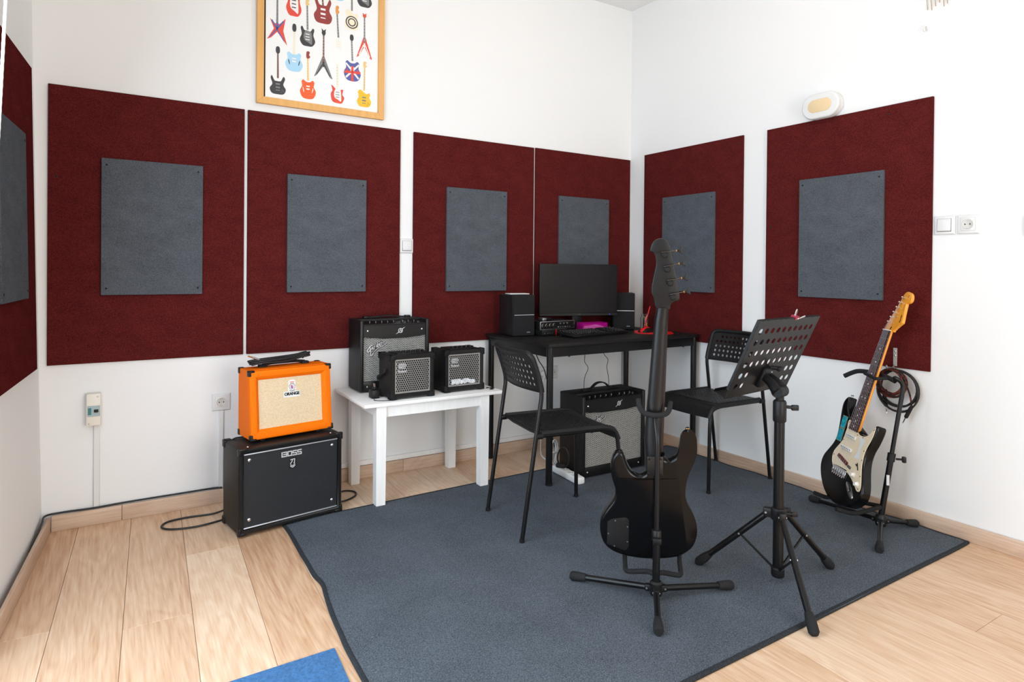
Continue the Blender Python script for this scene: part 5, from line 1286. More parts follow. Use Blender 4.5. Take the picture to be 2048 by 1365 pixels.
def bass_stand():
    B = Vector((-1.529, -1.798, 0)); root = thing('guitar_stand', 'black tripod stand holding the bass guitar', 'guitar stand', loc=B, group='guitar stands')
    feet = [Vector((-1.679, -1.543, .0245))-B, Vector((-1.255, -1.878, .0245))-B, Vector((-1.668, -1.947, .0245))-B]
    for f in feet: f.z = .0255
    tripod_stand(root, (0, 0, .052), feet)
    MB().lathe([(.020, .030), (.022, .034), (.022, .072), (.016, .078)], 16).build('hub', M_BLK, root)
    MB().lathe([(.0130, .072), (.0130, .225)], 16).build('lower_tube', M_TUBE, root)
    MB().lathe([(.0155, .215), (.0165, .220), (.0165, .250), (.0135, .254)], 16).build('collar', M_BLK, root)
    kd = nbk
    MB().box((kd.x*.020, kd.y*.020, .222), (.016, .030, .022), .004, 2, rot=(0, 0, math.atan2(kd.y, kd.x))).build('clamp_knob', M_BLK, root)
    MB().lathe([(.0075, .10), (.0065, .130)], 8, M=Matrix.Translation((kd.x*.008, kd.y*.008, .01))).build('rivet_plate', M_TUBE, root)
    # neck yoke, in the plane of the bass
    T = MBASS.copy(); Wd = lambda x, y, z: (T @ Vector((x, y, z)))-B
    top = Wd(-.006, .470, .010); top2 = Wd(-.006, .494, -.012)
    MB().tube(fillet([(0, 0, .25), tuple(Vector((0, 0, .57))), tuple(top), tuple(top2)], .03, 5), .0092, 12).build('upper_tube', M_TUBE, root)
    yk = [Wd(-.0620, .533, -.055), Wd(-.0580, .513, -.030), Wd(-.0420, .500, -.008), Wd(-.008, .4965, .000), Wd(.026, .4985, -.008), Wd(.0430, .508, -.030), Wd(.0500, .528, -.055)]
    MB().tube(catmull(yk, 5), .0095, 10).build('yoke', M_FOAM, root)
    # body cradle: two padded prongs pointing forward
    for s, ex in ((-1, -.1015), (1, .0945)):
        pr = [(0, 0, .095), tuple(Wd(s*.020, -.058, .045)), tuple(Wd(ex, -.088, .010)), tuple(Wd(ex*1.01, -.078, -.062)), tuple(Wd(ex*1.01, -.040, -.070))]
        MB().tube(fillet(pr, .02, 5), .0088, 10).build('cradle_arm', M_FOAM, root)
bass_stand()

# ================================================================== ELECTRIC GUITAR ON ITS STAND
SA = Vector((.248, -.179, .952)).normalized(); SN = Vector((-.825, .476, .305)); SX = SA.cross(SN).normalized()
if SX.dot(Vector((-.508, -.861, -.029))) < 0: SX = -SX
SN = SX.cross(SA).normalized()
MST = frame_matrix(Vector((-.289, -1.724, .247)), SX, SA, SN)
def strat():
    root = thing('electric_guitar', 'black electric guitar with cream pickguard and amber neck, by the right wall', 'electric guitar', M=MST)
    body = [(-.0456, .2277), (-.0689, .2418), (-.0915, .2631), (-.1060, .2875), (-.1130, .3098), (-.1150, .3215), (-.1260, .3202), (-.1396, .3061), (-.1464, .2826), (-.1423, .2545), (-.1334, .223), (-.1229, .1873), (-.1139, .1514), (-.1108, .1186), (-.1209, .0865), (-.1419, .0506), (-.1584, .0207), (-.1630, -.0097), (-.1545, -.0409), (-.135, -.0706), (-.1105, -.0963), (-.0815, -.1187), (-.0476, -.1370), (-.0068, -.1490), (.0359, -.152), (.0805, -.1469), (.1375, -.1261), (.1688, -.1029), (.1887, -.0748), (.1920, -.0431), (.1800, -.0092), (.1600, .0272), (.1423, .065), (.1341, .0975), (.1354, .1334), (.1447, .1673), (.1518, .2048), (.1530, .2356), (.1489, .2480), (.1391, .2500), (.1322, .2407), (.1285, .2247), (.1218, .2088), (.1078, .1956), (.0832, .188), (.0613, .1881), (.0474, .1929)]
    out = [(p.x, p.y) for p in catmull([(x, y, 0) for x, y in body], 3, True)]
    MB().slab(out, -.046, 0, .009, 5).build('body', M_GLOSS, root, ang=60)
    pg = [(-.0415, .2238), (-.0523, .2193), (-.0532, .2073), (-.0472, .1902), (-.0456, .1672), (-.0482, .124), (-.0681, .0892), (-.0838, .0603), (-.0833, .0318), (-.0702, .0077), (-.0525, -.0049), (-.0425, -.0051), (-.0411, .0062), (.0477, .0101), (.0532, .0057), (.0913, -.0073), (.112, -.0173), (.1397, -.0333), (.1568, -.0441), (.1716, -.0448), (.1790, -.0347), (.1725, -.0092), (.1543, .0272), (.1373, .065), (.1289, .106), (.1312, .1428), (.1405, .1767), (.1458, .2085), (.144, .2389), (.1402, .2384), (.1326, .2209), (.1189, .2012), (.0988, .1861), (.073, .1804), (.0497, .1823), (.0389, .1881), (-.0224, .1882)]
    gp = [(p.x, p.y) for p in catmull([(x, y, 0) for x, y in pg], 2, True)]
    g = MB().prism(gp, .0002, .0024).build('pickguard', M_PGUARD, root, ang=30)
    for x, y in ((-.046, .213), (-.042, .128), (-.076, .045), (-.052, .002), (.043, .176), (.140, .228), (.121, .125), (.128, .085), (.151, .018), (.165, -.035), (.085, .176), (.105, .05)): MB().lathe([(.0028, 0), (.002, .001)], 8, M=Matrix.Translation((x, y, .0024))).build('screw', M_DARK, g)
    MB().slab([(.060, .176), (.1053, .170), (.100, .150), (.096, .128), (.1005, .105), (.110, .083), (.0708, .078), (.082, .11), (.080, .15)], .0023, .0029, .0002, 1).build('worn_patch', pm('bare_white_plastic', (.78, .80, .82), .4), g, ang=None)
    wp = pm('pickup_white', (.80, .78, .74), .35)
    for (xa, ya), (xb, yb), mat in (((-.027, .1575), (.0406, .1575), wp), ((-.036, .0985), (.0418, .0985), wp), ((-.034, .054), (.042, .037), M_MAROON)):
        c = ((xa+xb)/2, (ya+yb)/2, .0058); L = math.hypot(xb-xa, yb-ya)
        pk = MB().box(c, (L+.008, .017, .008), .0036, 3, rot=(0, 0, math.atan2(yb-ya, xb-xa))).build('pickup', mat, g)
        for i in range(6):
            t = (i+.5)/6
            MB().lathe([(.0024, 0), (.0024, .0014)], 8, M=Matrix.Translation((xa+(xb-xa)*t, ya+(yb-ya)*t, .0094))).build('pole_piece', M_DARK if mat is wp else M_STEEL, pk)
    for x, y in ((.1066, .0085), (.1500, -.0200)): MB().lathe([(.0118, 0), (.0118, .0035), (.0092, .005), (.0082, .0135), (.0070, .0145)], 18, M=Matrix.Translation((x, y, .0024))).build('knob', wp, g)
    sw = MB().box((.062, .029, .0035), (.026, .012, .006), .002, 2, rot=(0, 0, R(-10))).build('pickup_cap', pm('tape_grey', (.10, .09, .08), .6), g)
    MB().box((.115, .050, .0027), (.006, .034, .0008), rot=(0, 0, R(35))).build('switch_slot', M_DARK, g, ang=None)
    MB().tube([(.112, .054, .002), (.110, .057, .012)], .0025, 8).build('switch_tip', M_BLK, g)
    # bridge
    b = MB().box((.004, -.0115, .0025), (.104, .034, .005), .001, 1).build('bridge', M_CHROME, root)
    for i in range(6):
        x = -.036+i*.0158
        sd = MB().box((x, -.012, .0085), (.0118, .024, .007), .0015, 1).build('saddle', M_STEEL, b)
        MB().tube([(x, -.024, .0085), (x, -.032, .0085)], .0022, 8).build('saddle_screw', M_CHROME, sd)
    # output jack: chrome boat plate
    dj = Vector((.1437-.0825, -.0848+.0377)); aj = math.atan2(dj.y, dj.x); Lj = dj.length/2+.006
    jp = MB().slab([(Lj*math.cos(k*math.pi/12), .0150*math.sin(k*math.pi/12)) for k in range(24)], -.0004, .003, .0016, 2).build('jack_plate', M_CHROME, root, M=Matrix.Translation((.1131, -.0612, 0)) @ Matrix.Rotation(aj, 4, 'Z'))
    MB().lathe([(.0095, .0028), (.0080, .0036), (.0070, .0032)], 16).build('jack_dish', M_DARK, jp)
    MB().lathe([(.0055, .003), (.0055, .0048), (.0035, .005)], 12).build('jack_socket', M_CHROME, jp)
    # teal sticker in two parts
    gold = pm('sticker_gold', lin(196, 160, 70), .4)
    for y0, y1 in ((.174, .232), (.112, .172)):
        s_ = lambda y: (y-.11)/(.232-.11)
        x0a, x1a = -.100-.008*s_(y0), -.0610-.007*s_(y0); x0b, x1b = -.100-.008*s_(y1), -.0610-.007*s_(y1)
        bk_ = MB().slab([(x0a, y0), (x1a, y0), (x1b, y1), (x0b, y1)], .0001, .0006, .0002, 1).build('sticker_edge', gold, root, ang=None)
        MB().slab([(x0a+.001, y0+.0015), (x1a-.001, y0+.0015), (x1b-.001, y1-.0015), (x0b+.001, y1-.0015)], .0006, .0010, .0002, 1).build('sticker', M_TEAL, bk_, ang=None)
    # neck, fretboard, frets, dots
    Y0, Y1 = .186, .6697; xw = lambda y: .0350-(y-Y0)/(Y1-Y0)*.0080
    xc = lambda y: .0045-(y-Y0)/(Y1-Y0)*.0043
    def sec(y, zb, zf, n=12):
        c, hw = xc(y), xw(y); return [(c+hw*math.cos(math.pi*k/n), y, zf-.004-(zf-.004-zb)*math.sin(math.pi*k/n)**.75) for k in range(n+1)]+[(c-hw, y, zf), (c+hw, y, zf)]
    nk = MB(); S_ = [sec(.190, -.020, .0025), sec(.225, -.020, .0025), sec(.275, -.0165, .0025), sec(.45, -.0165, .0025), sec(.655, -.0150, .0025), sec(.676, -.0140, .0020)]
    nk.rings(S_); n_ = len(S_[0]); nk.f += [list(range(n_))[::-1], [(len(S_)-1)*n_+i for i in range(n_)]]; nk.m += [0, 0]
    nk.build('neck', M_MAPLE, root, ang=50)
    fb = MB(); fb.rings([[(xc(y)-xw(y), y, .0025), (xc(y)+xw(y), y, .0025), (xc(y)+xw(y)*.98, y, .0072), (xc(y), y, .0080), (xc(y)-xw(y)*.98, y, .0072)] for y in (Y0, Y1)]); fb.f += [[0, 1, 2, 3, 4][::-1], [5, 6, 7, 8, 9]]; fb.m += [0, 0]
    fbo = fb.build('fretboard', M_ROSE, root, ang=20)
    SC = .6697; fy = lambda n: SC*2**(-n/12)
    for n in range(1, 22):
        y = fy(n)
        if y < Y0: break
        MB().tube([(xc(y)-xw(y)*.99, y, .0076), (xc(y), y, .0084), (xc(y)+xw(y)*.99, y, .0076)], .0007, 6).build('fret', M_CHROME, fbo)
    for n in (3, 5, 7, 9, 12, 15, 17, 19, 21):
        y = (fy(n)+fy(n-1))/2
        if y < Y0+.004: continue
        for dx in ((0,) if n != 12 else (-.012, .012)):
            MB().lathe([(.0034, .0078), (.0034, .00835)], 12, M=Matrix.Translation((xc(y)+dx, y, 0))).build('position_dot', M_WHT, fbo, ang=None)
    MB().box((xc(Y1), Y1+.0015, .0062), (xw(Y1)*2, .0036, .0085), .001, 1).build('nut', M_WHT, root)
    head = [(-.0270, .668), (-.023, .6915), (-.0193, .7169), (-.0092, .7478), (.0009, .7711), (.0097, .8039), (.0174, .8242), (.0216, .8442), (.0329, .8572), (.0488, .8607), (.0681, .8536), (.0801, .8365), (.0816, .8198), (.0712, .8093), (.0600, .8060), (.0600, .7984), (.0667, .7558), (.0741, .7205), (.072, .7142), (.0609, .7044), (.0465, .6904), (.0353, .6768), (.0275, .668)]
    hd = MB().slab([(p.x, p.y) for p in catmull([(x, y, 0) for x, y in head], 3, True)], -.0145, -.0010, .0015, 2).build('headstock', M_MAPLE, root, ang=45)
    for x, y in ((-.0091, .7118), (-.0014, .735), (.007, .7594), (.0158, .7836), (.0241, .8077), (.0324, .8316)):
        t = MB().lathe([(.0062, -.0012), (.0062, .001), (.0045, .002), (.0036, .009), (.0042, .013), (.0036, .0145)], 14, M=Matrix.Translation((x, y, 0))).build('tuner_post', M_CHROME, hd)
        MB().tube([(x-.008, y+.003, -.020), (x-.022, y+.008, -.020)], .002, 8).build('tuner_shaft', M_CHROME, t)
        MB().slab([(x-.022+.008*math.cos(k*math.pi/6), y+.008+.006*math.sin(k*math.pi/6)) for k in range(12)], -.0225, -.0175, .0018, 2).build('tuner_button', M_CHROME, t)
    MB().lathe([(.0035, -.001), (.0035, .003), (.002, .0035)], 10, M=Matrix.Translation((.028, .738, 0))).build('string_tree', M_CHROME, hd)
    vs, fs = text_geo('Fender', .0135, .0002, .0004, .35); MB().add(vs, fs).build('headstock_lettering', M_DARK, hd, M=Matrix.Translation((.056, .733, -.0008)) @ Matrix.Rotation(R(95), 4, 'Z'), ang=None)
    ln = MB(); strokes(ln, [[(.0525, .770), (.0500, .800)]], .0022, Matrix.Translation((0, 0, -.0010)), .0003); strokes(ln, [[(.058, .835), (.060, .845)]], .004, Matrix.Translation((0, 0, -.0010)), .0003)
    ln.build('headstock_print', pm('faded_print', lin(140, 84, 20), .5), hd, ang=None)
    MB().prism([(.004, .674), (.010, .674), (.018, .690), (.013, .692)], -.0012, -.0004).build('truss_slot', M_DARK, hd, ang=None)
    posts = ((-.0091, .7118), (-.0014, .735), (.007, .7594), (.0158, .7836), (.0241, .8077), (.0324, .8316))
    for i in range(6):
        xb = -.036+i*.0158; xn = xc(Y1)+(i-2.5)*.0072
        MB().tube([(xb, -.012, .0125), (xn, Y1+.001, .0105), (posts[i][0], posts[i][1], .007)], .00032, 5).build('string', M_STEEL, root)
    mm = Matrix.Translation((-.125, .320, -.022)) @ Vector((-.25, 1, 0)).to_track_quat('Z', 'Y').to_matrix().to_4x4()
    MB().lathe([(.006, -.001), (.0045, .004), (.0045, .008), (.0075, .011), (.006, .014)], 12, M=mm).build('strap_button', M_CHROME, root)
strat()

def strat_stand():
    B = Vector((-.235, -1.880, 0)); root = thing('guitar_stand', 'black tripod stand holding the electric guitar by the right wall', 'guitar stand', loc=B, group='guitar stands')
    feet = [Vector((-.175, -1.524, .0255))-B, Vector((-.072, -1.940, .0255))-B, Vector((-.468, -1.997, .0255))-B]
    for f in feet: f.z = .0255
    tripod_stand(root, (0, 0, .052), feet)
    MB().lathe([(.020, .028), (.022, .034), (.022, .072), (.016, .080)], 16).build('hub', M_BLK, root)
    T = MST; Wd = lambda x, y, z: (T @ Vector((x, y, z)))-B
    p0 = Vector((0, 0, .06)); p1 = Vector((.072, -.052, .64)); d = (p1-p0)
    MB().tube([p0, p0+d*.48], .0125, 14).build('lower_tube', M_TUBE, root)
    MB().tube([p0+d*.44, p0+d*.50], .0165, 14).build('collar', M_BLK, root)
    k = p0+d*.46
    MB().tube([k+Vector((.010, -.016, 0)), k+Vector((.026, -.034, 0))], .005, 8).build('clamp_screw', M_BLK, root)
    MB().box(tuple(k+Vector((.030, -.040, 0))), (.016, .020, .026), .004, 2, rot=(0, 0, R(-50))).build('clamp_knob', M_BLK, root)
    MB().box(tuple(p0+d*.30+Vector((-.0105, -.0075, 0))), (.008, .012, .045), .001, 1, rot=(0, R(7), R(30))).build('label_plate', M_LETTER, root)
    yk = [Wd(.084, .460, -.052), Wd(.020, .468, -.040), Wd(-.050, .466, -.036), Wd(-.085, .462, -.025), Wd(-.125, .448, .0), Wd(-.160, .408, .028)]
    MB().tube([p0+d*.48, p0+d*.7]+catmull([p0+d*.86, p0+d*.97, p0+d*1.035+Vector((-.006, .005, 0)), p0+d*1.075+Vector((-.030, .026, 0)), yk[0]], 6), .0092, 12).build('upper_tube', M_TUBE, root)
    MB().tube(catmull(yk, 6), .0105, 10).build('yoke', M_FOAM, root)
    st_ = MB(); y = .447
    for (xa, za), (xb, zb) in (((-.046, -.024), (-.044, .010)), ((-.044, .010), (.046, .012)), ((.046, .012), (.050, -.036))):
        st_.tube([(xa, y+.004 if xa < 0 else y-.004, za), (xb, y+.004 if xb < 0 else (y+.014 if zb < 0 else y-.004), zb)], .0072, 8, M=Matrix.Translation(-B) @ T)
    st_.build('neck_strap', M_RUBBER, root)
    for s in (-1, 1):
        xe = .020+s*.095
        pr = [tuple(p0+d*.09), tuple(Wd(xe, -.150, -.060)), tuple(Wd(xe, -.160+(.004 if s > 0 else -.002), -.030)), tuple(Wd(xe, -.158, .032))]
        MB().tube(fillet(pr, .028, 6), .0095, 10).build('cradle_arm', M_FOAM, root)
strat_stand()

# ================================================================== MUSIC STAND
def music_stand():
    B = Vector((-1.052, -1.938, 0)); root = thing('music_stand', 'black folding music stand with a perforated desk plate, facing the chair', 'music stand', loc=B)
    feet = [Vector((-1.183, -1.694, 0))-B, Vector((-.786, -1.974, 0))-B, Vector((-1.243, -2.197, 0))-B]
    hubz = .262
    for i, f in enumerate(feet):
        f.z = .0265 if i < 2 else .0215
        h = Vector((0, 0, hubz)); dn = Vector((f.x, f.y, 0)).normalized(); a = h+dn*.034; d = (f-a).normalized()
        lg = MB().tube([a, f], .0115, 12).build('leg', M_TUBE, root)
        MB().tube([f-d*.045, f-d*.02, f+d*.012, f+d*.022], [.0135, .0175, .0175, .011], 14).build('rubber_foot', M_RUBBER, lg)
        mid = a+(f-a)*.42
        MB().tube([mid, Vector((dn.x*.016, dn.y*.016, .060))], .0045, 8).build('spreader', M_TUBE, root)
        MB().box(tuple(h+dn*.030), (.044, .026, .034), .005, 2, rot=(0, 0, math.atan2(dn.y, dn.x))).build('leg_bracket', M_BLK, root)
        s = Vector((-dn.y, dn.x, 0))
        MB().tube([h+dn*.042-s*.0145, h+dn*.042+s*.0145], .004, 8).build('rivet', M_STEEL, root)
        MB().tube([mid-s*.013, mid+s*.013], .0035, 8).build('rivet', M_STEEL, lg)
    MB().lathe([(.026, hubz-.020), (.028, hubz-.016), (.028, hubz+.016), (.023, hubz+.022)], 18).build('hub', M_BLK, root)
    MB().lathe([(.0185, .045), (.0185, .62)], 20).build('column', M_TUBE, root)
    MB().lathe([(.021, .032), (.024, .038), (.024, .062), (.020, .066)], 16).build('spreader_hub', M_BLK, root)
    MB().lathe([(.0215, .600), (.0235, .604), (.0235, .672), (.0205, .678)], 18).build('collar', M_BLK, root)
    rr = Vector((.845, -.535, 0))
    MB().tube([rr*.020+Vector((0, 0, .655)), rr*.046+Vector((0, 0, .652))], .0062, 10).build('clamp_screw', M_BLK, root)
    MB().box(tuple(rr*.056+Vector((0, 0, .651))), (.026, .012, .020), .003, 2, rot=(0, 0, math.atan2(rr.y, rr.x))).build('clamp_knob', M_BLK, root)
    MB().tube([rr*.024+Vector((0, 0, hubz)), rr*.050+Vector((0, 0, hubz-.002))], .005, 10).build('hub_screw', M_BLK, root)
    MB().box(tuple(rr*.058+Vector((0, 0, hubz-.003))), (.024, .010, .018), .003, 2, rot=(0, 0, math.atan2(rr.y, rr.x))).build('hub_knob', M_BLK, root)
    MB().lathe([(.0150, .66), (.0150, .712), (.0165, .715)], 16).build('inner_tube', M_BLK, root)
    # desk plate
    yaw, tilt = R(6.7), R(24.6); w, h = .438, .318
    u = Vector((math.cos(yaw), math.sin(yaw), 0)); nh = Vector((-math.sin(yaw), math.cos(yaw), 0))
    v = math.cos(tilt)*Vector((0, 0, 1))-math.sin(tilt)*nh; n = u.cross(v)          # n points to the camera side (back)
    c = Vector((-1.034, -1.899, .8355))-B
    M = frame_matrix(c, u, v, n)
    cu, cv = .0402, .0455; ncu = 10
    us = [-w/2]+[-cu*5+cu*i for i in range(11)]+[w/2]; top = h/2-.022
    vs_ = [-h/2]+[top-cv*(6-j) for j in range(7)]+[h/2]
    def hole(i, j):
        if not (1 <= i <= 10 and 1 <= j <= 6): return False
        return j >= 3 or i in (1, 2, 9, 10)
    pl = MB().perf(us, vs_, hole, .0118, lambda a, b, t: (a, b, t), .0016, 16).build('desk_plate', M_SATIN, root, M=M, ang=30)
    for s in (-1, 1): MB().bb((s*w/2, -h/2+.035, -.010), (s*(w/2-.0016), h/2, .0016), .0005, 1).build('side_flange', M_SATIN, pl)
    MB().bb((-w/2+.006, h/2-.0016, -.010), (w/2-.006, h/2, .0016), .0005, 1).build('top_flange', M_SATIN, pl)
    MB().bb((-w/2, -h/2, -.048), (w/2, -h/2+.0018, .0016), .0006, 1).build('book_lip', M_SATIN, pl)
    MB().bb((-w/2, -h/2, -.0495), (w/2, -h/2+.012, -.048), .0005, 1).build('lip_edge', M_SATIN, pl)
    # tilting bracket
    MB().bb((-.044, -.126, .0018), (.014, -.046, .016), .003, 2).build('mount_block', M_BLK, pl)
    for y in (-.112, -.086, -.062):
        MB().lathe([(.004, 0), (.003, .002)], 8, M=Matrix.Translation((.006, y, .016))).build('screw', M_STEEL, pl)
    MB().tube([(-.004, -.044, .010), (.006, -.036, .030)], .008, 10).build('tilt_screw', M_BLK, pl)
    MB().box((.012, -.036, .036), (.026, .018, .016), .004, 2).build('tilt_knob', M_BLK, pl)
    a = M @ Vector((-.006, -.082, .014)); b = Vector((0, 0, .712))
    q = Vector((u.x, u.y, 0)); dd = b-a
    for s in (-1, 1):
        o1 = q*.018*s
        MB().tube([a+o1, a+dd*.5+o1+Vector((0, 0, .006)), b+o1], [.014, .017, .021], 10).build('yoke_arm', M_BLK, root)
    MB().tube([b-q*.024, b+q*.024], .0225, 16).build('pivot', M_BLK, root)
    MB().tube([b+q*.024, b+q*.030], .011, 12).build('pivot_cap', M_BLK, root)
    # sheets of music on the far side of the plate
    sh = MB().bb((-.150, -h/2+.0025, -.0042), (.120, .055, -.0030)).build('music_sheet', pm('sheet_paper', (.78, .78, .86), .8), M=Matrix.Translation(B) @ M, ang=None, label='white music sheet resting on the music stand plate', cat='paper')
    # binder clip on the top edge
    cl = thing('binder_clip', 'small red binder clip on the top edge of the music stand', 'clip', M=Matrix.Translation(B) @ M @ Matrix.Translation((.035, h/2, -.003)))
    MB().prism([(-.006, -.012), (.006, -.012), (.0065, .006), (.002, .008), (-.002, .008), (-.0065, .006)], -.013, .013, 0, Matrix.Rotation(R(90), 4, 'Y') @ Matrix.Rotation(R(90), 4, 'Z')).build('clip_body', pm('clip_red', lin(150, 20, 50), .35), cl)
    MB().tube(fillet([(-.004, -.006, .007), (-.003, .004, .014), (.020, .018, .020), (.026, .013, .019), (.004, .0, .010)], .004, 3), .0012, 6).build('clip_handle', M_CHROME, cl)
    MB().tube(fillet([(-.005, .006, -.004), (-.004, .030, -.008), (.003, .030, -.008), (.004, .006, -.004)], .004, 3), .0012, 6).build('clip_handle', M_CHROME, cl)
music_stand()

# ================================================================== SMALL THINGS ON THE WALLS
def wall_m(side, a, z):
    # local: x along the wall (to the viewer's right), -y out of the wall, z up
    if side == 'back': return Matrix.Translation((a, -0.0004, z))
    return Matrix.Translation((-0.0004, a, z)) @ Matrix.Rotation(R(-90), 4, 'Z')

def plate(root, w=.083, h=.083):
    m = MB(); m.rings([rect_loop(w, h, 0, 0), rect_loop(w, h, 0, -.004), rect_loop(w, h, .004, -.0085), rect_loop(w, h, .012, -.0105), rect_loop(w, h, .014, -.0095)], cap=True)
    return m.build('cover_plate', M_WHT, root, ang=25)
def switch(label, M, name='light_switch'):
    root = thing(name, label, 'light switch', M=M, group='white wall switches'); plate(root)
    MB().box((0, -.011, .001), (.054, .006, .054), .002, 2, rot=(R(-3.5), 0, 0)).build('rocker', M_WHT, root)
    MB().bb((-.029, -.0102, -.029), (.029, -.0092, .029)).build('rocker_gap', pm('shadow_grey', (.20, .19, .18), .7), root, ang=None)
def socket(label, M):
    root = thing('wall_socket', label, 'socket', M=M, group='white wall sockets'); p = plate(root)
    MB().bb((-.028, -.0118, -.028), (.028, -.009, .028), .002, 2).build('insert', M_WHT, root)
    k = MB(); n = 28; ring = lambda r, y: [(r*math.cos(2*math.pi*i/n), y, r*math.sin(2*math.pi*i/n)) for i in range(n)]
    k.rings([ring(.0225, -.0119), ring(.0215, -.0130), ring(.0200, -.0126), ring(.0190, -.0122)], cap=True); w = k.build('well', pm('socket_well', (.62, .60, .56), .4), root, ang=30)
    for x in (-.0095, .0095): MB().lathe([(.0028, 0), (.0028, .0008)], 10, M=Matrix.Translation((x, -.0122, 0)) @ Matrix.Rotation(R(90), 4, 'X')).build('pin_hole', M_DARK, w, ang=None)
    for z in (-.0165, .0165): MB().box((0, -.0128, z), (.009, .002, .004), .0005, 1).build('earth_clip', M_STEEL, w)
    MB().lathe([(.0018, 0), (.0018, .001)], 8, M=Matrix.Translation((0, -.0122, 0)) @ Matrix.Rotation(R(90), 4, 'X')).build('screw', M_STEEL, w)
    return root
switch('white light switch on the back wall between two burgundy panels', wall_m('back', -1.703, 1.276))
switch('white light switch on the right wall touching the burgundy panel', wall_m('right', -2.020, 1.362))
socket('white wall socket beside the light switch on the right wall', wall_m('right', -2.112, 1.362))
switch('white switch plate cut by the right edge of the picture', wall_m('right', -2.352, 1.345))
socket('white wall socket left of the orange amplifier', wall_m('back', -2.664, .489))
socket('left half of the double wall socket under the desk', wall_m('back', -.760, .477))
socket('right half of the double wall socket under the desk', wall_m('back', -.672, .477))

def breaker():
    root = thing('breaker_box', 'white circuit breaker box low on the back wall at the left', 'breaker box', M=wall_m('back', -3.184, .515))
    MB().bb((-.027, -.046, -.071), (.027, 0, .071), .005, 2).build('case', M_CREAM, root)
    b = MB().bb((-.022, -.050, -.028), (.024, -.044, .018), .001, 1).build('breaker', pm('breaker_grey', (.36, .46, .48), .35), root)
    MB().bb((-.020, -.0512, -.020), (-.008, -.0495, .010)).build('breaker_label', pm('label_teal', lin(60, 120, 120), .5), b, ang=None)
    MB().box((.010, -.053, -.004), (.016, .010, .012), .002, 2).build('toggle', M_BLK, b)
    for x, z in ((.016, .058), (-.016, -.060)): screw(root, x, -.046, z, .004, M_STEEL)
breaker()
def duct(label, x, z0, z1, w=.022):
    MB().bb((-w/2, -.012, 0), (w/2, 0, z1-z0), .0015, 1).build('cable_duct', M_WHT, M=wall_m('back', x, z0), label=label, cat='cable duct', group='white cable ducts')
duct('white cable duct running down from the breaker box', -3.172, .064, .4435)
duct('white cable duct running down from the socket by the orange amplifier', -2.664, .070, .447, .020)
MB().bb((0, -.013, 0), (1.42, 0, .026), .0015, 1).build('cable_duct', M_WLAM, M=wall_m('back', -2.16, .0690), label='long white cable duct above the skirting behind the white table', cat='cable duct', group='white cable ducts')

def wall_lamp():
    root = thing('wall_lamp', 'oval white emergency lamp above the right wall panel', 'lamp', M=wall_m('right', -1.453, 2.006))
    def stad(w, h, n=14):
        r = h/2; a = w/2-r
        return [(a+r*math.cos(math.pi*(i/n-.5)), r*math.sin(math.pi*(i/n-.5))) for i in range(n+1)]+[(-a+r*math.cos(math.pi*(i/n+.5)), r*math.sin(math.pi*(i/n+.5))) for i in range(n+1)]
    RX = Matrix.Rotation(R(90), 4, 'X')
    MB().slab(stad(.200, .128), 0, .030, .006, 3, M=RX).build('base', M_WHT, root)
    MB().slab(stad(.205, .130), .030, .052, .010, 4, M=RX).build('cover', M_WHT, root)
    MB().slab(stad(.128, .066), .0505, .0535, .002, 2, M=RX).build('diffuser', pm('lamp_diffuser', lin(226, 200, 158), .5), root)
wall_lamp()

def tassel_hook():
    M = wall_m('right', -1.987, 2.40)
    root = thing('wire_hook_rack', 'rack of thin rusty wire pins high on the right wall, cut by the top edge', 'hook rack', M=M)
    MB().bb((-.055, -.010, .060), (.058, 0, .100), .002, 1).build('rail', M_WHT, root)
    rust = pm('rusty_wire', lin(176, 150, 116), .6)
    for i, (x, l) in enumerate(((-.047, .058), (-.030, .066), (-.014, .050), (.002, .036), (.020, .066), (.034, .056), (.052, .030))):
        MB().tube(catmull([(x+.006, -.010, .075), (x+.006, -.020, .050), (x, -.018, .02-l*.3), (x-.002, -.006, -.010-l*.6), (x-.002, -.003, -.012-l*.8)], 3), .0015, 6).build('wire_pin', rust, root)
tassel_hook()
def small_hook():
    root = thing('screw_hook', 'small white screw hook high on the right wall', 'hook', M=wall_m('right', -1.930, 2.252))
    MB().tube(catmull([(0, 0, .020), (0, -.010, .018), (0, -.014, .006), (.002, -.016, -.006), (.004, -.024, -.008), (.004, -.030, .0)], 4), .0035, 8).build('hook', M_WHT, root)
    MB().lathe([(.006, 0), (.005, .002)], 10, M=Matrix.Translation((0, 0, .020)) @ Matrix.Rotation(R(90), 4, 'X')).build('rosette', M_WHT, root)
small_hook()

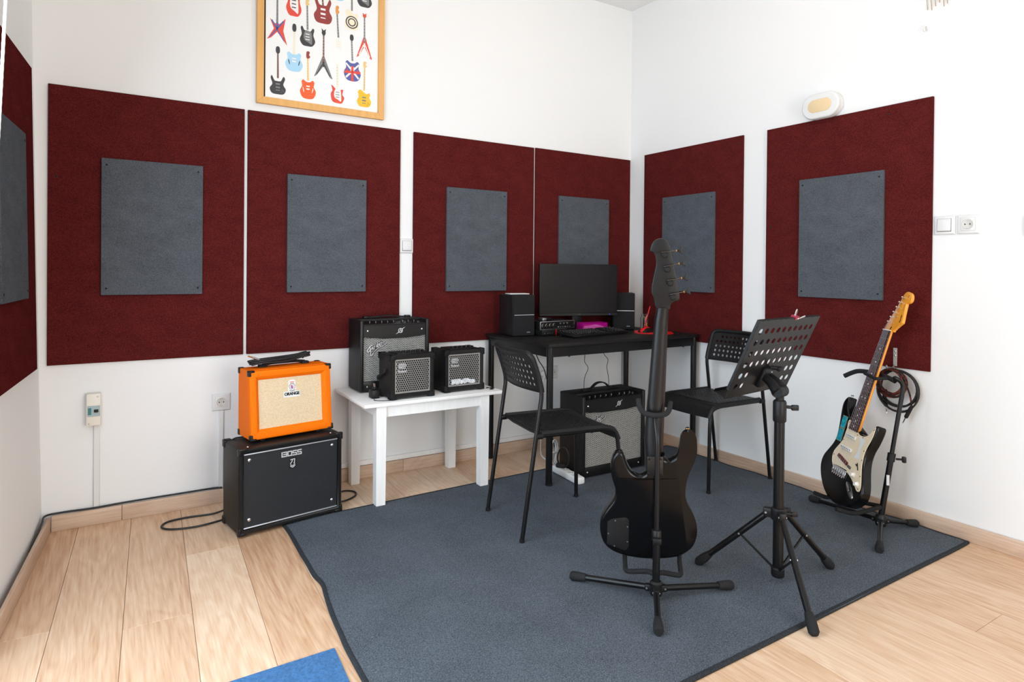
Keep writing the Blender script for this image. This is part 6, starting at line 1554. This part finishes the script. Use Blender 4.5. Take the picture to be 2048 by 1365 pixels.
# steel bracket with two coiled leads, right wall behind the guitar
def hanging_leads():
    br = thing('steel_bracket', 'perforated steel strap bracket screwed to the right wall panel', 'bracket', M=Matrix.Translation((-.0130, -1.822, .712)) @ Matrix.Rotation(R(-90), 4, 'Z'))
    MB().bb((-.008, -.003, 0), (.009, 0, .085), .0008, 1).build('strap', pm('zinc_plate', (.50, .50, .49), .5, metal=.3), br)
    for z in (.070, .050): MB().lathe([(.005, 0), (.003, .002)], 10, M=Matrix.Translation((0, -.003, z)) @ Matrix.Rotation(R(90), 4, 'X')).build('screw', pm('zinc', (.5, .55, .6), .35, metal=1), br)
    MB().tube(fillet([(0, -.002, .004), (0, -.020, -.006), (0, -.075, -.006), (0, -.078, .010)], .008, 4), .004, 8).build('hook', M_STEEL, br)
    br2 = Matrix.Translation((0, -1.822, .706)) @ Matrix.Rotation(R(-90), 4, 'Z')
    random.seed(4)
    def coil(label, cx, cz, r, loops, y0, mat, rad, ends):
        root = thing('hanging_cable', label, 'cable', M=br2, group='coiled leads on the right wall')
        m = MB()
        for i in range(loops):
            rr = r*(1+random.uniform(-.10, .10)); ph = random.uniform(0, 6.28); yy = y0-.004-i*.0052; dx = random.uniform(-.006, .006)
            rx = rr*random.uniform(.92, 1.04); top = cz
            m.tube([(cx+dx+rx*math.cos(2*math.pi*k/32), yy+.004*math.sin(4*math.pi*k/32+ph), top-rr+rr*math.sin(2*math.pi*k/32)) for k in range(32)], rad, 8, closed=True)
        m.build('cord', mat, root)
        for (p, q, dr) in ends:
            m = MB().tube(catmull([p, ((p[0]+q[0])/2+.008, p[1], (p[2]+q[2])/2), q], 5), rad, 8); m.build('lead_end', mat, root)
            Q = Vector(q); d = Vector(dr).normalized()
            sl = MB().tube([Q-d*.004, Q+d*.012, Q+d*.058, Q+d*.062], [.006, .0085, .0085, .006], 12).build('jack_sleeve', M_RUBBER, root)
            MB().tube([Q+d*.060, Q+d*.085, Q+d*.088, Q+d*.092], [.0032, .0032, .0022, .0036], 8).build('jack_tip', M_CHROME, sl)
    coil('black guitar lead coiled on the wall bracket, behind the braided one', .022, -.010, .090, 5, -.016, M_CABLE, .0038, [((-.040, -.016, -.11), (-.045, -.020, -.128), (.16, 0, -1))])
    coil('red and black braided lead coiled on the wall bracket', .006, -.004, .060, 7, -.042, M_BRAID, .0040, [((.063, -.048, -.060), (.088, -.040, -.165), (-.45, 0, -1))])
hanging_leads()

# ================================================================== CABLES ON THE FLOOR AND UNDER THE DESK
def cable(label, pts, r, mat, k=6, closed=False):
    return MB().tube(catmull(pts, k), r, 8).build('cable', mat, label=label, cat='cable', group='loose cables')
cable('black cable clipped along the top of the skirting at the far left', [(LX(-.28)+.006, -.30, .034), (LX(-.2)+.013, -.20, .056), (LX(-.1)+.015, -.10, .072), (-3.355, -.022, .074), (-3.30, -.005, .0735), (-3.18, -.017, .0745), (-3.05, -.005, .0735), (-2.85, -.005, .0735), (-2.70, -.005, .0735), (-2.66, -.016, .0735)], .0042, M_CABLE)
cable('black power cable looping on the floor left of the big amplifier', [(-2.66, -.20, .03), (-2.72, -.165, .006), (-2.83, -.150, .005), (-2.905, -.165, .005), (-2.930, -.215, .005), (-2.895, -.262, .005), (-2.80, -.285, .005), (-2.70, -.265, .005), (-2.64, -.245, .006)], .0045, M_CABLE)
cable('black cable looping on the floor right of the big amplifier', [(-2.30, -.205, .02), (-2.19, -.19, .005), (-2.105, -.175, .005), (-2.065, -.215, .005), (-2.085, -.275, .005), (-2.16, -.315, .005), (-2.25, -.290, .006)], .0045, M_CABLE)
cable('black cable hanging down behind the left front desk leg', [(-.895, -.10, .70), (-.875, -.10, .634), (-.848, -.10, .576), (-.809, -.10, .523), (-.785, -.10, .451), (-.752, -.09, .369), (-.736, -.08, .30), (-.73, -.07, .15), (-.75, -.14, .03)], .0032, M_CABLE)
cable('thin black cable dangling behind the amplifier under the desk, left one', [(-.48, -.10, .70), (-.475, -.10, .62), (-.49, -.11, .55), (-.46, -.11, .50), (-.50, -.12, .42), (-.50, -.13, .20)], .0020, M_CABLE)
cable('thin black cable dangling behind the amplifier under the desk, right one', [(-.305, -.10, .70), (-.319, -.10, .610), (-.312, -.10, .580), (-.280, -.10, .544), (-.290, -.10, .494), (-.273, -.10, .408), (-.28, -.12, .20)], .0020, M_CABLE)
cable('white cable running down from the socket under the desk', [(-.76, -.028, .47), (-.775, -.05, .40), (-.79, -.06, .30), (-.80, -.07, .18), (-.84, -.12, .10), (-.93, -.25, .04), (-.955, -.35, .03)], .0034, M_WCABLE)
pl = thing('wall_plug', 'round white plug pushed into the double socket under the desk', 'plug', M=wall_m('back', -.760, .477))
MB().lathe([(.018, .0125), (.019, .016), (.018, .032), (.012, .038)], 18, M=Matrix.Rotation(R(90), 4, 'X')).build('body', M_WHT, pl)
MB().tube([(0, -.034, -.002), (0, -.040, -.014), (0, -.036, -.028)], .004, 8).build('cord_relief', M_WHT, pl)

def power_strip():
    A = Vector((-.990, -.475, RUGZ)); B_ = Vector((-1.010, -.735, RUGZ)); d = B_-A; L = d.length; rz = math.atan2(d.y, d.x)
    root = thing('power_strip', 'white power strip on the rug beside the left front desk leg', 'power strip', loc=(A+B_)/2, rz=rz)
    MB().bb((-L/2, -.026, 0), (L/2, .026, .038), .010, 3).build('case', M_WHT, root)
    for x in (-.02, .03, .08):
        m = MB(); n = 20; ring = lambda r, z: [(x+r*math.cos(2*math.pi*i/n), r*math.sin(2*math.pi*i/n), z) for i in range(n)]
        m.rings([ring(.0205, .038), ring(.0205, .0392), ring(.019, .0392), ring(.018, .0384)], cap=True); w = m.build('outlet', pm('outlet_white', (.66, .66, .65), .45), root)
        for y in (-.0095, .0095): MB().lathe([(.0025, 0), (.0025, .0006)], 8, M=Matrix.Translation((x, y, .0384))).build('pin_hole', M_DARK, w, ang=None)
    MB().box((-L/2+.030, 0, .041), (.022, .016, .010), .003, 2).build('red_switch', pm('lit_red_switch', lin(240, 20, 10), .3), root)
    p = thing('cable_plug', 'black power plug and cord in the white power strip', 'plug', loc=(-1.003, -.545, RUGZ+.0394), rz=R(-60))
    MB().box((.0, 0, .011), (.055, .026, .022), .007, 3).build('body', M_RUBBER, p)
    MB().tube(catmull([(.024, 0, .012), (.040, -.004, .020), (.052, -.010, .05), (.048, -.012, .09), (.030, -.010, .115), (.005, -.006, .11), (-.015, 0, .08), (-.025, .012, .04), (-.02, .03, .0)], 6), .0042, 8).build('cord', M_CABLE, p)
    c = thing('white_cable_coil', 'small bundle of white cable hanging behind the power strip', 'cable', loc=(-.935, -.36, .02))
    m = MB()
    for i in range(4):
        rx, rz_ = .020+.004*(i % 2), .055+.006*i
        m.tube([(rx*math.cos(2*math.pi*k/24)+.004*i, -.006*i, .062+rz_*math.sin(2*math.pi*k/24)) for k in range(24)], .0030, 7, closed=True)
    m.build('cord', M_WCABLE, c)
    MB().box((.004, -.010, .062), (.052, .03, .008), .003, 2).build('tie', M_WHT, c)
power_strip()

# white ball cord of the door blind, close to the camera
def blind_cord():
    P = Vector((-3.2600, -2.2315, 1.448)); d = Vector((.00617, -.00315, .152)).normalized()
    root = thing('blind_cord', 'white blind cord hanging at the top left edge of the picture', 'cord', loc=P)
    n = 260; V = MB(); L0, L1 = -.60, .95
    pts = [d*(L0+(L1-L0)*i/n) for i in range(n+1)]
    V.tube(pts, [.0019+(.0003 if i % 2 else 0) for i in range(n+1)], 8).build('cord', pm('cord_white', (.75, .80, .80), .5), root)
    MB().lathe([(.002, -.03), (.006, -.026), (.007, 0), (.003, .012)], 12, M=Matrix.Translation(d*L0)).build('cord_knob', M_WHT, root)
    MB().box(tuple(d*L1+Vector((-.06, 0, .01))), (.16, .03, .03), .004, 2).build('cord_bracket', M_WHT, root)
blind_cord()

# added bulb, unseen above the view: warm fill for the upper walls
def added_fill_lamp():
    root = thing('added_fill_lamp', 'added bare bulb out of view above the rug, warm fill light for the upper walls', 'lamp', loc=(-1.25, -1.45, H))
    MB().lathe([(.05, -.0005), (.05, -.012), (.02, -.03)], 20).build('ceiling_rose', M_WHT, root)
    MB().tube([(0, 0, -.03), (0, 0, -.10)], .004, 8).build('cord', M_WCABLE, root)
    MB().lathe([(.012, -.095), (.022, -.105), (.022, -.150), (.018, -.155)], 16).build('socket', M_WHT, root)
    MB().lathe([(.018, -.155), (.035, -.175), (.06, -.215), (.066, -.25), (.058, -.285), (.035, -.308), (.002, -.316)], 20).build('bulb', pm('fill_lamp_glow', (.9, .85, .75), .5, emit=(1.0, .89, .76, 52)), root)
added_fill_lamp()
